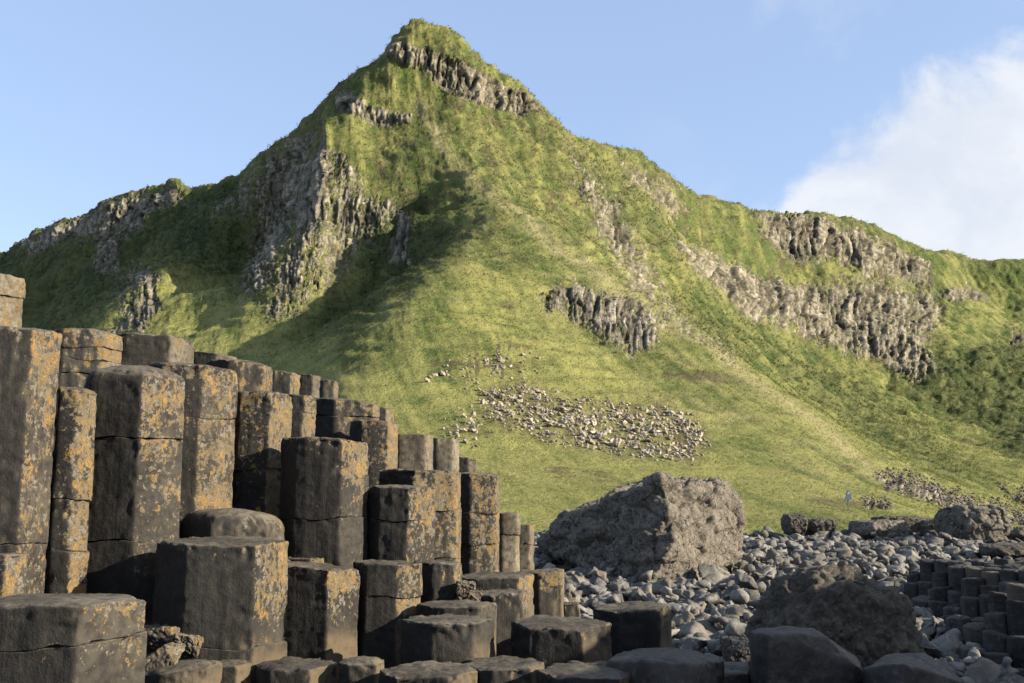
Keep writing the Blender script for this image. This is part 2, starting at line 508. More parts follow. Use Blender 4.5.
ROCKS = [  # polygon, strength (1 = solid cliff, less = rock showing through turf), soft
    ([(388, 52), (400, 42), (425, 55), (460, 62), (492, 80), (520, 92), (548, 112), (520, 112), (480, 104), (450, 90), (420, 68), (395, 64)], 1.0, 8),
    ([(336, 92), (350, 94), (380, 108), (410, 112), (412, 124), (380, 122), (340, 112)], 0.95, 8),
    ([(320, 132), (345, 150), (372, 190), (402, 200), (395, 220), (372, 250), (330, 290), (300, 318), (262, 322), (270, 280), (290, 230), (305, 190)], 0.60, 18),
    ([(312, 150), (330, 150), (335, 180), (318, 230), (300, 280), (285, 310), (262, 318), (272, 280), (290, 230), (302, 190)], 0.78, 16),
    ([(270, 150), (315, 130), (308, 190), (290, 240), (265, 300), (240, 300), (250, 240), (262, 200), (245, 185)], 0.66, 30),
    ([(200, 210), (250, 180), (270, 190), (245, 225), (215, 225)], 0.45, 25),
    ([(396, 215), (412, 212), (408, 262), (392, 262)], 0.75, 8),
    ([(20, 240), (60, 222), (110, 200), (175, 184), (185, 200), (150, 215), (125, 240), (115, 275), (98, 270), (95, 235), (60, 240), (30, 262)], 0.82, 16),
    ([(110, 275), (135, 265), (158, 262), (150, 290), (140, 330), (105, 335), (115, 300)], 0.66, 18),
    ([(150, 270), (162, 275), (160, 300), (140, 335), (132, 332)], 0.85, 8),
    ([(540, 288), (575, 280), (610, 290), (645, 300), (662, 328), (655, 345), (632, 358), (612, 345), (590, 325), (570, 310), (548, 305)], 0.85, 16),
    ([(565, 140), (590, 165), (625, 205), (650, 250), (665, 290), (700, 322), (738, 352), (742, 372), (715, 360), (680, 335), (640, 300), (610, 262), (590, 225), (575, 185)], 0.66, 26),
    ([(610, 150), (660, 175), (690, 205), (670, 215), (630, 185)], 0.55, 16),
    ([(755, 208), (800, 212), (850, 226), (880, 240), (930, 265), (938, 285), (900, 275), (860, 278), (830, 258), (800, 265), (775, 250)], 0.80, 16),
    ([(672, 238), (705, 250), (730, 262), (780, 280), (830, 280), (880, 280), (940, 290), (945, 310), (930, 345), (940, 375), (900, 372), (850, 352), (820, 345), (790, 330), (750, 318), (715, 290), (685, 262)], 0.80, 18),
    ([(944, 285), (985, 288), (990, 302), (950, 298)], 0.9, 8),
    ([(1008, 330), (1024, 330), (1024, 345), (1010, 345)], 0.9, 8),
    ([(876, 470), (900, 476), (950, 492), (1010, 510), (1040, 520), (1040, 532), (980, 512), (930, 500), (890, 486)], 0.8, 10),
    ([(1000, 488), (1040, 500), (1040, 510), (1005, 496)], 0.8, 8),
    ([(862, 498), (880, 500), (892, 508), (870, 508)], 0.8, 6),
]
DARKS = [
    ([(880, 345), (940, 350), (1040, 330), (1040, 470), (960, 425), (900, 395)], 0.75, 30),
    ([(360, 205), (420, 195), (462, 238), (440, 270), (385, 300), (340, 330), (270, 345), (300, 325), (360, 280)], 0.8, 22),  # hollow beside the spur: its shadow deepened in the turf colour
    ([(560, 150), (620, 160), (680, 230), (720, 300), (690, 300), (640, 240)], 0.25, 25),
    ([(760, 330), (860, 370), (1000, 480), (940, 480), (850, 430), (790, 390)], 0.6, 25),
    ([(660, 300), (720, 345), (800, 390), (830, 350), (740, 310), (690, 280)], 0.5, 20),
    ([(-100, 240), (150, 190), (250, 180), (300, 150), (280, 300), (150, 260), (60, 360), (-100, 360)], 0.75, 25),  # left slopes: dark heather, with their shade painted into the turf as well
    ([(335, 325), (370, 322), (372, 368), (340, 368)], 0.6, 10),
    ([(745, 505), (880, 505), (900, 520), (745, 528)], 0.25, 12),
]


def build_hill():
    pxs = np.arange(-110, 1140, 1.1)
    U = (pxs - 512) / F / CP
    Yf = np.geomspace(36, 700, 1600)
    X = U[:, None] * Yf[None]; Y = np.broadcast_to(Yf, X.shape)
    Z = field(X.ravel(), Y.ravel()).reshape(X.shape)
    # resample every column evenly in what the eye sees of it plus a share of its length
    ang = np.hypot(np.diff(Z, axis=1) / Y[:, 1:], 0.42 * np.diff(Y, axis=1) / Y[:, 1:])
    cum = np.c_[np.zeros(len(U)), np.cumsum(ang, 1)]
    # beyond the crest few rows are needed
    NR = 800
    G = np.empty((len(U), NR)); GZ = np.empty_like(G)
    for i in range(len(U)):
        t = np.linspace(0, cum[i, -1], NR)
        G[i] = np.interp(t, cum[i], Yf); GZ[i] = np.interp(G[i], Yf, Z[i])
    X = (U[:, None] * G).ravel(); Y = G.ravel(); Z = GZ.ravel()
    V = np.c_[X, Y, Z]
    nC = len(U)
    idx = np.arange(nC * NR).reshape(nC, NR)
    quads = np.c_[idx[:-1, :-1].ravel(), idx[1:, :-1].ravel(), idx[1:, 1:].ravel(), idx[:-1, 1:].ravel()]
    me = mesh_from('hill', V, quads)
    N = get_no(me)
    px, py = proj(X, Y, Z)
    w = np.c_[fbm(V / 9.0, 4), fbm(V / 9.0 + 50, 4)] * 9.0
    w2 = np.c_[fbm(V / 2.2, 3), fbm(V / 2.2 + 50, 3)] * 4.0
    jx = px + w[:, 0] + w2[:, 0]; jy = py + w[:, 1] + w2[:, 1]
    patch = fbm(V / np.array([5.0, 5.0, 7.0]), 5, 0.62)
    arcv = V[:, 0] / V[:, 1] * 215.0
    patch2 = fbm(np.c_[arcv / 1.5, Y / 25.0, Z / 4.0] + 9, 4, 0.6)
    rock = np.zeros(len(V))
    for poly, s, soft in ROCKS:
        m = poly_mask(jx, jy, poly, soft)
        rock = np.maximum(rock, m * s)
    steep = sstep(0.75, 0.45, N[:, 2])
    amt = rock + 0.18 * steep
    patch3 = fbm(np.c_[V[:, 0] / 0.8, V[:, 1] / 0.8, V[:, 2] / 1.5] + 4, 3, 0.6)
    solid = sstep(0.6, 0.85, amt)
    rk = sstep(0.46, 0.56, amt * 0.94 + (0.28 + 0.14 * solid) * patch + (0.30 + 0.20 * solid) * patch2 + (0.75 - 0.35 * solid) * patch3)
    rk *= (amt > 0.12)
    far = np.clip(Y / 230.0, 0.2, 1.4)
    # general relief of the turf
    H = 2.6 * far * fbm(V / 24.0, 4) + 0.50 * far * fbm(V / np.array([4.5, 4.5, 3.0]) + 3, 6, 0.68)
    H += 0.55 * far * fbm(V / 9.0 + 77, 4, ridged=True) - 0.6 * far
    acr = V[:, 0] * 0.97 + V[:, 1] * 0.25; alo = -V[:, 0] * 0.25 + V[:, 1] * 0.97
    streak = fbm(np.c_[acr / 2.6, alo / 22.0, V[:, 2] / 22.0], 5, 0.62)
    H += 0.55 * far * streak
    # terracettes: little steps along the slope
    H += 0.28 * far * np.sin(Z * 2.1 / far + 5 * fbm(V / 12.0, 2)) * sstep(0.0, 0.3, fbm(V / 15.0 + 30, 2) + .1)
    rill = fbm(np.c_[jx / 15.0, Z / 60.0, Y / 60.0], 4)
    H += 0.45 * far * rill * sstep(120, 180, Y)
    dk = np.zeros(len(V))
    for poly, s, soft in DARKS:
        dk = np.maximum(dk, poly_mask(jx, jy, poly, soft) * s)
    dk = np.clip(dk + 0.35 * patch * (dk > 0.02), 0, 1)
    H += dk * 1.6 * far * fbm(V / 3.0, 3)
    # cliffs: vertical ribs (columns), broken by ledges
    m = rk > 0.02
    Vm = V[m]
    arc = Vm[:, 0] / Vm[:, 1] * 215.0
    lj = fbm(Vm / 5.0, 3)
    f1, f2, cid = worley(np.c_[arc / 2.7 + 0.22 * lj, Vm[:, 1] / 60.0, Vm[:, 2] / 14.0 + 0.3 * lj])
    g1, g2, gid = worley(np.c_[arc / 0.95 + 0.2 * lj, Vm[:, 1] / 40.0, Vm[:, 2] / 6.5 + 0.3 * lj])
    ck1 = 1 - sstep(0, 0.14, f2 - f1); ck2 = 1 - sstep(0, 0.16, g2 - g1)
    k1, k2, kid = worley(np.c_[arc / 0.55 + 0.3 * lj, Vm[:, 1] / 30.0, Vm[:, 2] / 1.7 + 0.3 * lj])
    rib = (cid - 0.5) * 2.5 - 1.1 * ck1
    rib += (gid - 0.5) * 1.7 - 0.6 * ck2 + (kid - 0.5) * 0.6 - 0.25 * (1 - sstep(0, .2, k2 - k1))
    rib += 1.0 * fbm(Vm / 7.0, 4) + 0.25 * fbm(Vm / np.array([.7, .7, 1.4]), 3)
    ledge = sstep(0.05, 0.25, perlin(np.c_[Vm[:, 0] / 18, Vm[:, 1] / 18, Vm[:, 2] / 3.5]))
    rib += 1.0 * ledge
    rtone = np.full(len(V), 0.5); rtone[m] = 0.10 + 0.35 * gid + 0.25 * cid + 0.35 * kid + 0.3 * lj
    crack = np.zeros(len(V)); crack[m] = np.clip(0.8 * ck1 + 0.55 * ck2, 0, 1) * (0.6 + 0.4 * rock[m])
    sc = np.clip(Vm[:, 1] / 210.0, 0.35, 1.25)
    strong = np.clip(rock[m], 0.4, 1.0)
    Hr = rib * sc * strong * 0.62
    R = np.zeros(len(V)); R[m] = Hr * rk[m]
    nh = N.copy(); nh[:, 2] *= 0.25
    nh /= np.linalg.norm(nh, axis=1)[:, None] + 1e-9
    edge = sstep(0, 3, Y - 38)
    near = np.clip((Y - 36) / 30, 0.25, 1)
    V2 = V + N * (H * (1 - 0.5 * rk) * near)[:, None] * edge[:, None] + nh * R[:, None]
    set_co(me, V2)
    dry = line_mask(jx, jy, [(420, 100), (445, 150), (490, 195), (520, 213), (560, 246), (600, 278), (650, 312), (700, 345), (750, 378), (800, 412), (850, 450), (890, 480)], 11) ** 1.3 * (0.65 + 0.6 * sstep(-0.3, 0.3, patch))
    dry = np.clip(dry, 0, 1)
    dry = np.maximum(dry, 0.45 * line_mask(jx, jy, [(560, 290), (700, 390), (840, 480)], 45) * sstep(-0.1, 0.3, patch))
    dry *= (1 - rk)
    brown = sstep(0.20 - 0.14 * sstep(330, 180, jy), 0.45, fbm(V / np.array([8.0, 8.0, 5.0]) + 40, 5, 0.7)) * 0.8
    brown = np.maximum(brown, 0.75 * sstep(0.15, 0.4, amt) * sstep(-0.15, 0.25, patch2) * (1 - rk))
    for bx, by, br in ((520, 408, 42), (580, 425, 42), (630, 435, 42), (680, 440, 30), (470, 372, 34), (505, 368, 26), (590, 200, 60), (640, 250, 60), (540, 130, 40), (700, 240, 60), (800, 270, 60), (380, 180, 40), (470, 110, 40), (900, 320, 60), (430, 150, 40), (500, 360, 45), (650, 415, 45), (470, 230, 30), (560, 200, 40), (500, 150, 30)):
        brown = np.maximum(brown, 0.9 * np.clip(1.3 - np.hypot(jx - bx, (jy - by) * 1.6) / br, 0, 1) * sstep(0.0, 0.3, patch2 + 0.6 * patch))
    brown = np.maximum(brown, 0.65 * poly_mask(jx, jy, [(474, 390), (520, 380), (560, 392), (610, 402), (692, 414), (710, 436), (700, 464), (640, 456), (560, 446), (485, 420)], 14) * sstep(-0.35, 0.1, patch2))
    brown = np.maximum(brown, 0.42 * sstep(340, 200, jy) * sstep(-0.25, 0.35, fbm(V / 3.0 + 11, 4, 0.65)))
    tone = 0.42 + 0.55 * fbm(V / 14.0 + 60, 4, 0.6) + 0.45 * fbm(V / 2.5 + 70, 4, 0.65) + 0.30 * sstep(200, 440, jy) - 0.10 * sstep(300, 120, jy) - 0.2 * sstep(640, 760, jx)
    tone += 0.75 * streak + 0.08
    tone += 0.5 * rill * sstep(100, 160, Y)
    attr(me, 'rtone', rtone); attr(me, 'crack', crack); attr(me, 'brown', brown); attr(me, 'tone', np.clip(tone, 0, 1))
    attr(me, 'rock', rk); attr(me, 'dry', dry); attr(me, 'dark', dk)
    o = link('hill', me, M_HILL)
    tag(o, 'steep green hillside rising to a rocky pinnacle above the stones', 'hill', kind='structure')
    return V2, N, rk, dry, dk, px, py, Y, np.clip(tone, 0, 1), brown


HV, HN, HR, HD, HK, HPX, HPY, HYY, HT, HB = build_hill()


NROW = 800
HG = HV.reshape(-1, NROW, 3)
HU = (HG[:, 0, 0] / HG[:, 0, 1])


def ray_hit(px, py, lo=38.0, hi=400.0):
    """first point of the hill surface met in a direction"""
    a, b = ray(px, py)
    i = int(np.clip(np.searchsorted(HU, a), 0, len(HU) - 1))
    q = HG[i]
    e = (q[:, 2] - CAMZ) / q[:, 1]
    k = np.flatnonzero((e >= b) & (q[:, 1] > lo))
    if not len(k): return None
    return tuple(q[k[0]])


def build_grass():
    """coarse tussocks over the whole hillside: uncountable, one object"""
    ok = (HR < 0.3) & (HPX > -60) & (HPX < 1090) & (HN[:, 1] < 0.35) & (HPY < 540)
    sc1 = poly_mask(HPX, HPY, [(478, 394), (560, 392), (692, 416), (708, 438), (680, 464), (600, 452), (490, 412)], 6) > 0.5
    ok &= ~(sc1 & (RNG.random(len(ok)) < 0.8))
    ids = np.flatnonzero(ok)
    N_ = 150000
    pick = RNG.choice(ids, N_)
    base = HV[pick]; Yd = HYY[pick]; dk = HK[pick]; dry = HD[pick]
    base = base + RNG.normal(size=(N_, 3)) * (0.0012 * Yd)[:, None] * np.array([1, 1, 0.2])
    sz = np.clip(0.0023 * Yd, 0.11, 0.55) * RNG.uniform(0.6, 1.5, N_) * (1 + 0.5 * dk)
    NB = 5
    V = np.empty((N_, NB, 3, 3)); rn = np.empty((N_, NB, 3))
    tone = np.clip(HT[pick] + 0.08 + RNG.normal(0, 0.2, N_), 0, 1)
    for b in range(NB):
        th = RNG.normal(-0.7, 1.1, N_); le = RNG.uniform(0.4, 1.3, N_)
        d = np.c_[np.cos(th), np.sin(th)]
        s = np.c_[-d[:, 1], d[:, 0]]
        wd = sz * RNG.uniform(0.05, 0.12, N_)
        V[:, b, 0, :2] = base[:, :2] - s * wd[:, None] + d * (0.1 * sz)[:, None]; V[:, b, 0, 2] = base[:, 2] - 0.15 * sz
        V[:, b, 1, :2] = base[:, :2] + s * wd[:, None] + d * (0.1 * sz)[:, None]; V[:, b, 1, 2] = base[:, 2] - 0.15 * sz
        V[:, b, 2, :2] = base[:, :2] + d * (sz * le)[:, None]; V[:, b, 2, 2] = base[:, 2] + sz * RNG.uniform(0.25, 0.7, N_)
        rn[:, b, :] = tone[:, None]
    V = V.reshape(-1, 3)
    T = np.arange(len(V)).reshape(-1, 3)
    me = mesh_from('hill_grass', V, tris=T, smooth=True)
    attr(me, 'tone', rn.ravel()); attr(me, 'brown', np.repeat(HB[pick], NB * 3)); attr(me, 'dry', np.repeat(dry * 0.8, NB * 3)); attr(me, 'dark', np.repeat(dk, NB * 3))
    tag(link('hill_grass', me, M_GRASS), 'coarse green and straw coloured grass covering the hillside', 'grass', kind='stuff')


HN2 = get_no(bpy.data.objects['hill'].data)
build_grass()


# ------------------------------------------------------------------ GROUND
def beach(x, y):
    """height of the shore; the causeway stands on a raised bank on the left"""
    x = np.asarray(x, float); y = np.asarray(y, float)
    b = 0.011 * np.clip(y - 12, 0, 40) - 0.25
    bank = sstep(0.9, -0.2, x - np.clip((5.6 - y) * 1.4, 0, 1.5)) * sstep(13.0, 8.0, y) * sstep(-12, -6, y)
    return b + bank * 1.38


def build_ground():
    gx = np.concatenate([-np.geomspace(3000, 14, 30), np.arange(-13, 30, 0.2), np.geomspace(30.5, 3000, 30)])
    gy = np.concatenate([-np.geomspace(3000, 4, 20), np.arange(-3.5, 52, 0.2), np.geomspace(53, 3000, 30)])
    X, Y = np.meshgrid(gx, gy, indexing='ij')
    Z = beach(X, Y)
    P = np.c_[X.ravel(), Y.ravel(), Z.ravel() * 0]
    n = fbm(P / 0.8, 4)
    near = (np.abs(P[:, 0]) < 30) & (P[:, 1] > -4) & (P[:, 1] < 52)
    Zr = Z.ravel() + np.where(near, n * 0.09, 0)
    idx = np.arange(X.size).reshape(X.shape)
    q = np.c_[idx[:-1, :-1].ravel(), idx[1:, :-1].ravel(), idx[1:, 1:].ravel(), idx[:-1, 1:].ravel()]
    me = mesh_from('ground', np.c_[X.ravel(), Y.ravel(), Zr], q)
    tag(link('ground', me, M_GROUND), 'dark shingle ground of the shore beneath the cobbles', 'ground', kind='structure')


build_ground()


# ------------------------------------------------------------------ rocks
def hull_mesh(name, pts, voxel, smooth=2):
    bm = bmesh.new()
    for p in pts: bm.verts.new(p)
    r = bmesh.ops.convex_hull(bm, input=bm.verts)
    junk = [v for v in bm.verts if not v.link_faces]
    bmesh.ops.delete(bm, geom=junk, context='VERTS')
    me0 = bpy.data.meshes.new(name + '_hull'); bm.to_mesh(me0); bm.free()
    o = bpy.data.objects.new('tmp', me0); col.objects.link(o)
    md = o.modifiers.new('r', 'REMESH'); md.mode = 'VOXEL'; md.voxel_size = voxel
    if smooth:
        ms = o.modifiers.new('s', 'SMOOTH'); ms.iterations = smooth; ms.factor = 0.5
    dg = bpy.context.evaluated_depsgraph_get()
    me = bpy.data.meshes.new_from_object(o.evaluated_get(dg))
    me.name = name
    bpy.data.objects.remove(o); bpy.data.meshes.remove(me0)
    for p in me.polygons: p.use_smooth = True
    me.materials.clear()
    return me


def roughen(me, amps, seed=0, blocky=None, carve=None):
    V = get_co(me); N = get_no(me)
    off = np.array([seed * 13.7, seed * 7.1, seed * 3.3])
    H = np.zeros(len(V))
    for amp, size, octv in amps:
        H += amp * fbm(V / size + off, octv, 0.55)
    if blocky:
        amp, size = blocky
        w = np.c_[fbm(V / size + off, 2), fbm(V / size + off + 5, 2), fbm(V / size + off + 9, 2)] * 0.35
        f1, f2, cid = worley(V / size + w + off)
        H += amp * ((cid - 0.5) + 0.6 * (0.5 - f1)) * sstep(0.0, 0.12, f2 - f1)
        H -= 0.5 * amp * (1 - sstep(0.0, 0.10, f2 - f1))
    if carve:
        amp, size = carve
        H -= amp * sstep(0.15, 0.5, fbm(V / size + off + 31, 3))
    set_co(me, V + N * H[:, None])
    return me


def P3(lst):
    return [tuple(float(c) for c in pt(*q)) for q in lst]


# the great boulder on the cobbles: eight-sided wedge, its sharp edge towards us
big = P3([(542, 536, 28.2), (546, 549, 27.8), (566, 522, 27.6), (604, 506, 26.2), (656, 485, 23.8), (664, 481, 23.6), (650, 590, 22.4), (640, 585, 22.8), (690, 592, 23.0),
          (690, 483, 24.6), (704, 492, 24.8), (730, 484, 26.2), (738, 497, 26.6), (739, 545, 26.2), (722, 578, 24.8), (676, 540, 22.6), (600, 560, 25.6),
          (600, 510, 29.6), (662, 484, 29.0), (735, 500, 29.6), (734, 560, 29.4), (585, 560, 29.6)])
me = hull_mesh('boulder', big, 0.038)
V = get_co(me); N = get_no(me)
# bedding ledges running along the left face, rough broken right face
q = np.c_[V[:, 0] * 0.6, V[:, 1] * 0.6, (V[:, 2] - 0.42 * V[:, 0]) * 2.4]
led = fbm(q, 4, 0.6, ridged=True)
H = 0.20 * led * sstep(0.4, -0.3, N[:, 0]) + 0.12 * fbm(V / 0.9, 5, 0.65) + 0.08 * fbm(V / 0.25, 4, 0.7, ridged=True)
f1, f2, cid = worley(V / np.array([1.0, 1.0, 0.6]) + 0.4 * fbm(V / .6, 3)[:, None])
H += 0.20 * (cid - 0.5) - 0.12 * (1 - sstep(0, 0.10, f2 - f1))
f1, f2, cid = worley(V / 0.24 + 0.5 * fbm(V / .3, 3)[:, None])
H += 0.035 * (cid - 0.5) - 0.02 * (1 - sstep(0, 0.15, f2 - f1))
set_co(me, V + N * H[:, None])
tag(link('boulder', me, M_BOULDER), 'huge wedge-shaped grey boulder lying on the cobbles below the grass slope', 'boulder')

# the domed boulder in the shade
dome = []
cx, cy, cz = pt(834, 640, 12.0)
_r = np.random.default_rng(3)
for k in range(60):
    a = _r.uniform(0, 2 * math.pi); e = _r.uniform(-0.5, 1.0) * math.pi / 2
    dome.append((cx + 1.02 * math.cos(a) * math.cos(e) ** 0.8 * (1.02 if e > 0 else 1.1), cy + 1.0 * math.sin(a) * math.cos(e), 0.05 + 1.28 * math.sin(max(e, -0.3)) ** 1))
me = hull_mesh('boulder', dome, 0.028, 5)
roughen(me, [(0.09, 0.6, 4), (0.10, 0.22, 4), (0.03, 0.07, 3)], 4, blocky=(0.06, 0.15))
V = get_co(me); px, py = proj(V[:, 0], V[:, 1], V[:, 2])
tag(link('boulder', me, M_DARKROCK), 'brown domed boulder with a knobbly skin behind the dark foreground blocks', 'boulder')


def lump(name, label, pxl, pxr, pyt, pyb, Y, depth, seed, mat, cat='boulder', voxel=None, amps=None, blocky=None, square=1.0, n=40):
    """a free standing rock filling a given width and height at its distance"""
    x0, _, zt = pt(pxl, pyt, Y); x1, _, zb = pt(pxr, pyb, Y)
    cx = (x0 + x1) / 2; hw = (x1 - x0) / 2; hh = (zt - zb) / 2; cz = (zt + zb) / 2
    r = np.random.default_rng(seed); pts = []
    for k in range(n):
        v = r.normal(size=3); v /= np.linalg.norm(v)
        v = np.sign(v) * np.abs(v) ** (0.75 / square)
        v /= max(np.abs(v).max(), 0.8)
        pts.append((cx + v[0] * hw, Y + v[1] * depth / 2, cz + v[2] * hh))
    vox = voxel or max(hw, hh) / 28
    me = hull_mesh(name, pts, vox, 2)
    s = min(hw, hh)
    roughen(me, amps or [(0.22 * s, 1.2 * s, 4), (0.08 * s, 0.35 * s, 4)], seed, blocky=blocky or (0.14 * s, 0.55 * s))
    # keep the intended extent
    V = get_co(me)
    for ax, lo, hi in ((0, x0, x1), (2, zb, zt)):
        a, b = V[:, ax].min(), V[:, ax].max()
        V[:, ax] = lo + (V[:, ax] - a) * (hi - lo) / (b - a)
    set_co(me, V)
    o = link(name, me, mat)
    tag(o, label, cat)
    return o


lump('boulder', 'dark pointed rock at the grass edge, nearest the huge wedge-shaped boulder', 783, 806, 513, 536, 40, 1.3, 21, M_DARKROCK)
lump('boulder', 'brown rough rock at the grass edge, just right of the dark pointed one', 806, 836, 518, 538, 40.5, 1.5, 22, M_DARKROCK)
lump('boulder', 'low lumpy pale brown rock at the grass edge in front of a long dark slab', 851, 908, 519, 542, 39, 2.0, 23, M_BOULDER)
lump('boulder', 'long dark rock slab bedded in the grass edge behind the lumpy rock', 868, 922, 515, 540, 42, 2.2, 24, M_DARKROCK)
lump('boulder', 'dark rounded rock wedged against the left of the tall grey boulder', 916, 950, 518, 541, 41, 1.8, 25, M_DARKROCK)
lump('boulder', 'tall grey craggy boulder standing at the far end of the cobbles', 943, 1002, 504, 550, 37, 2.6, 26, M_BOULDER)
lump('boulder', 'dark low rock at the edge of the picture beyond the small columns', 1000, 1046, 526, 548, 38, 2.0, 27, M_DARKROCK)
lump('boulder', 'flat brown slab lying between the cobbles and the small columns', 985, 1060, 543, 560, 29, 1.6, 28, M_DARKROCK)
lump('boulder', 'small dark pointed rock behind the low wide block, before the domed boulder', 722, 752, 638, 662, 7.0, 0.35, 29, M_WETROCK)

# ------------------------------------------------------------------ cobbles
PROTO = []
PROTO_LO = []
for k in range(16):
    r = np.random.default_rng(100 + k)
    pts = []
    asp = (1.0, r.uniform(0.62, 0.95), r.uniform(0.42, 0.75))
    for j in range(9 + k % 5):
        v = r.normal(size=3); v /= np.linalg.norm(v)
        v = v / max(np.abs(v).max(), 0.72) * 0.9
        pts.append((v[0] * asp[0] * 0.5, v[1] * asp[1] * 0.5, v[2] * asp[2] * 0.5))
    me = hull_mesh('cobble', pts, 0.04, 1)
    roughen(me, [(0.04, 0.5, 3), (0.025, 0.12, 3)], k, blocky=(0.10, 0.5))
    me.materials.append(M_COB)
    PROTO.append(me)
    lo = hull_mesh('cobble_small', pts, 0.125, 1)
    roughen(lo, [(0.06, 0.5, 2)], k)
    V = get_co(lo)
    T = []
    lo.calc_loop_triangles()
    a = np.empty(len(lo.loop_triangles) * 3, np.int32); lo.loop_triangles.foreach_get('vertices', a)
    PROTO_LO.append((V, a.reshape(-1, 3)))


def rotm(a, b, c):
    ca, sa, cb, sb, cc, sc = math.cos(a), math.sin(a), math.cos(b), math.sin(b), math.cos(c), math.sin(c)
    Rz = np.array([[ca, -sa, 0], [sa, ca, 0], [0, 0, 1]])
    Ry = np.array([[cb, 0, sb], [0, 1, 0], [-sb, 0, cb]])
    Rx = np.array([[1, 0, 0], [0, cc, -sc], [0, sc, cc]])
    return Rz @ Ry @ Rx


# footprint of the other things, so cobbles keep clear
def blocked(x, y):
    px, _ = proj(x, y, 0.2)
    if 552 < px < 736 and 24.3 < y < 29: return True
    if math.hypot((x - cx) / 1.05, (y - cy) / 1.0) < 0.95: return True
    if x < 0.9 + (0.0 if y > 5.6 else (5.6 - y) * 1.4) and y < 9.2 and x < 1.0: return True
    return False


def cluster_edge(x, y):
    """distance inside the small columns' bank, from its front-left rim"""
    ax, ay, bx, by = 7.75, 20.5, 6.0, 12.2
    dx, dy = bx - ax, by - ay
    L = math.hypot(dx, dy)
    return ((x - ax) * (-dy) - (y - ay) * (-dx)) / L


stones = []
placed = {}


def try_place(x, y, s, layer):
    g = 0.5; key = (int(x / g), int(y / g))
    for i in (-1, 0, 1):
        for j in (-1, 0, 1):
            for (a, b, r) in placed.get((key[0] + i, key[1] + j), ()):
                if (a - x) ** 2 + (b - y) ** 2 < ((r + s) * 0.40) ** 2: return False
    placed.setdefault(key, []).append((x, y, s))
    return True


rr = np.random.default_rng(77)
for sizes, tries in (((0.55, 0.85), 900), ((0.38, 0.55), 9000), ((0.24, 0.38), 30000), ((0.15, 0.24), 30000)):
    for _ in range(tries):
        y = 7.5 + (48 - 7.5) * rr.random() ** 1.15
        u = rr.uniform(-0.16, 0.64)
        x = u * y
        s = rr.uniform(*sizes)
        if y > 30: s *= 1.15
        if s < 0.24 and y > 30: continue
        if s > 0.5 and y < 14: s *= 0.8
        if blocked(x, y): continue
        if cluster_edge(x, y) > -0.1 and 11.5 < y < 21.5 and x > 5.5: continue
        if field(x, max(y, 34.1)) > beach(x, y) + 0.15 and y > 40: continue
        if not try_place(x, y, s, 0): continue
        stones.append((x, y, s))
# larger loose stones lying on top
for _ in range(420):
    y = 12 + 30 * rr.random(); x = rr.uniform(-0.02, 0.6) * y
    if blocked(x, y) or (cluster_edge(x, y) > -0.1 and 11.5 < y < 21.5 and x > 5.5): continue
    stones.append((x, y, -rr.uniform(0.3, 0.55)))

vis = []
for i, (x, y, s) in enumerate(stones):
    px, py = proj(x, y, float(beach(x, y)) + 0.2)
    inview = 535 < px < 1020 and py < 683 and not (px < 745 and y > 26 and py < 560) and not (px > 740 and px < 925 and y > 10.5 and y < 12.5)
    if y < 12 and px > 740: inview = False
    vis.append(abs(s) / y if inview else 0)
order = np.argsort(-np.array(vis))
single = set(order[:290].tolist())
BV, BT, BR = [], [], []
nb = 0
for i, (x, y, s) in enumerate(stones):
    top = s < 0; s = abs(s)
    z = float(beach(x, y)) + (0.16 + 0.12 * s if not top else 0.36) + rr.uniform(-0.06, 0.08)
    a, b, c = rr.uniform(0, 6.28), rr.normal(0, 0.35), rr.normal(0, 0.35)
    k = int(rr.integers(16))
    if i in single:
        o = bpy.data.objects.new('cobble', PROTO[k]); col.objects.link(o)
        o.location = (x, y, z); o.rotation_euler = (c, b, a); o.scale = (s * 1.08,) * 3
        px, _ = proj(x, y, z)
        shade = 'shaded' if (y < 15.5 and px > 690) else 'sunlit'
        size = 'big' if s > 0.5 else ('middling' if s > 0.36 else 'small')
        if px < 640: where = 'between the columns and the foot of the wedge boulder'
        elif px < 750: where = 'before the right end of the wedge boulder'
        elif px < 860: where = 'around the domed brown boulder'
        else: where = 'beside the bank of small columns'
        tag(o, f'{size} {shade} grey cobble {where}', 'cobble', 'loose cobbles on the shore ' + where)
    else:
        V, T = PROTO_LO[k]
        W = (V * s * 1.08) @ rotm(a, b, c).T + np.array([x, y, z])
        BV.append(W); BT.append(T + nb); nb += len(V); BR.append(np.full(len(V), rr.random()))
me = mesh_from('cobbles', np.concatenate(BV), tris=np.concatenate(BT))
attr(me, 'rnd', np.concatenate(BR))
tag(link('cobbles', me, M_COBA), 'mass of lesser grey cobbles covering the shore around the bigger stones', 'cobbles', kind='stuff')
print('stones', len(stones), 'verts', nb)

# ------------------------------------------------------------------ pale scree on the hillside
def jit_poly(n, poly, seed):
    r = np.random.default_rng(seed); P = np.array(poly, float); out = []
    while len(out) < n:
        q = r.uniform(P.min(0), P.max(0), (400, 2))
        m = poly_mask(q[:, 0], q[:, 1], poly, 10)
        m = m * (0.35 + 0.9 * (fbm(np.c_[q / 14.0, np.zeros(400)], 3) + 0.45))
        out += [tuple(t) for t in q[r.random(400) < m]]
    return out[:n]


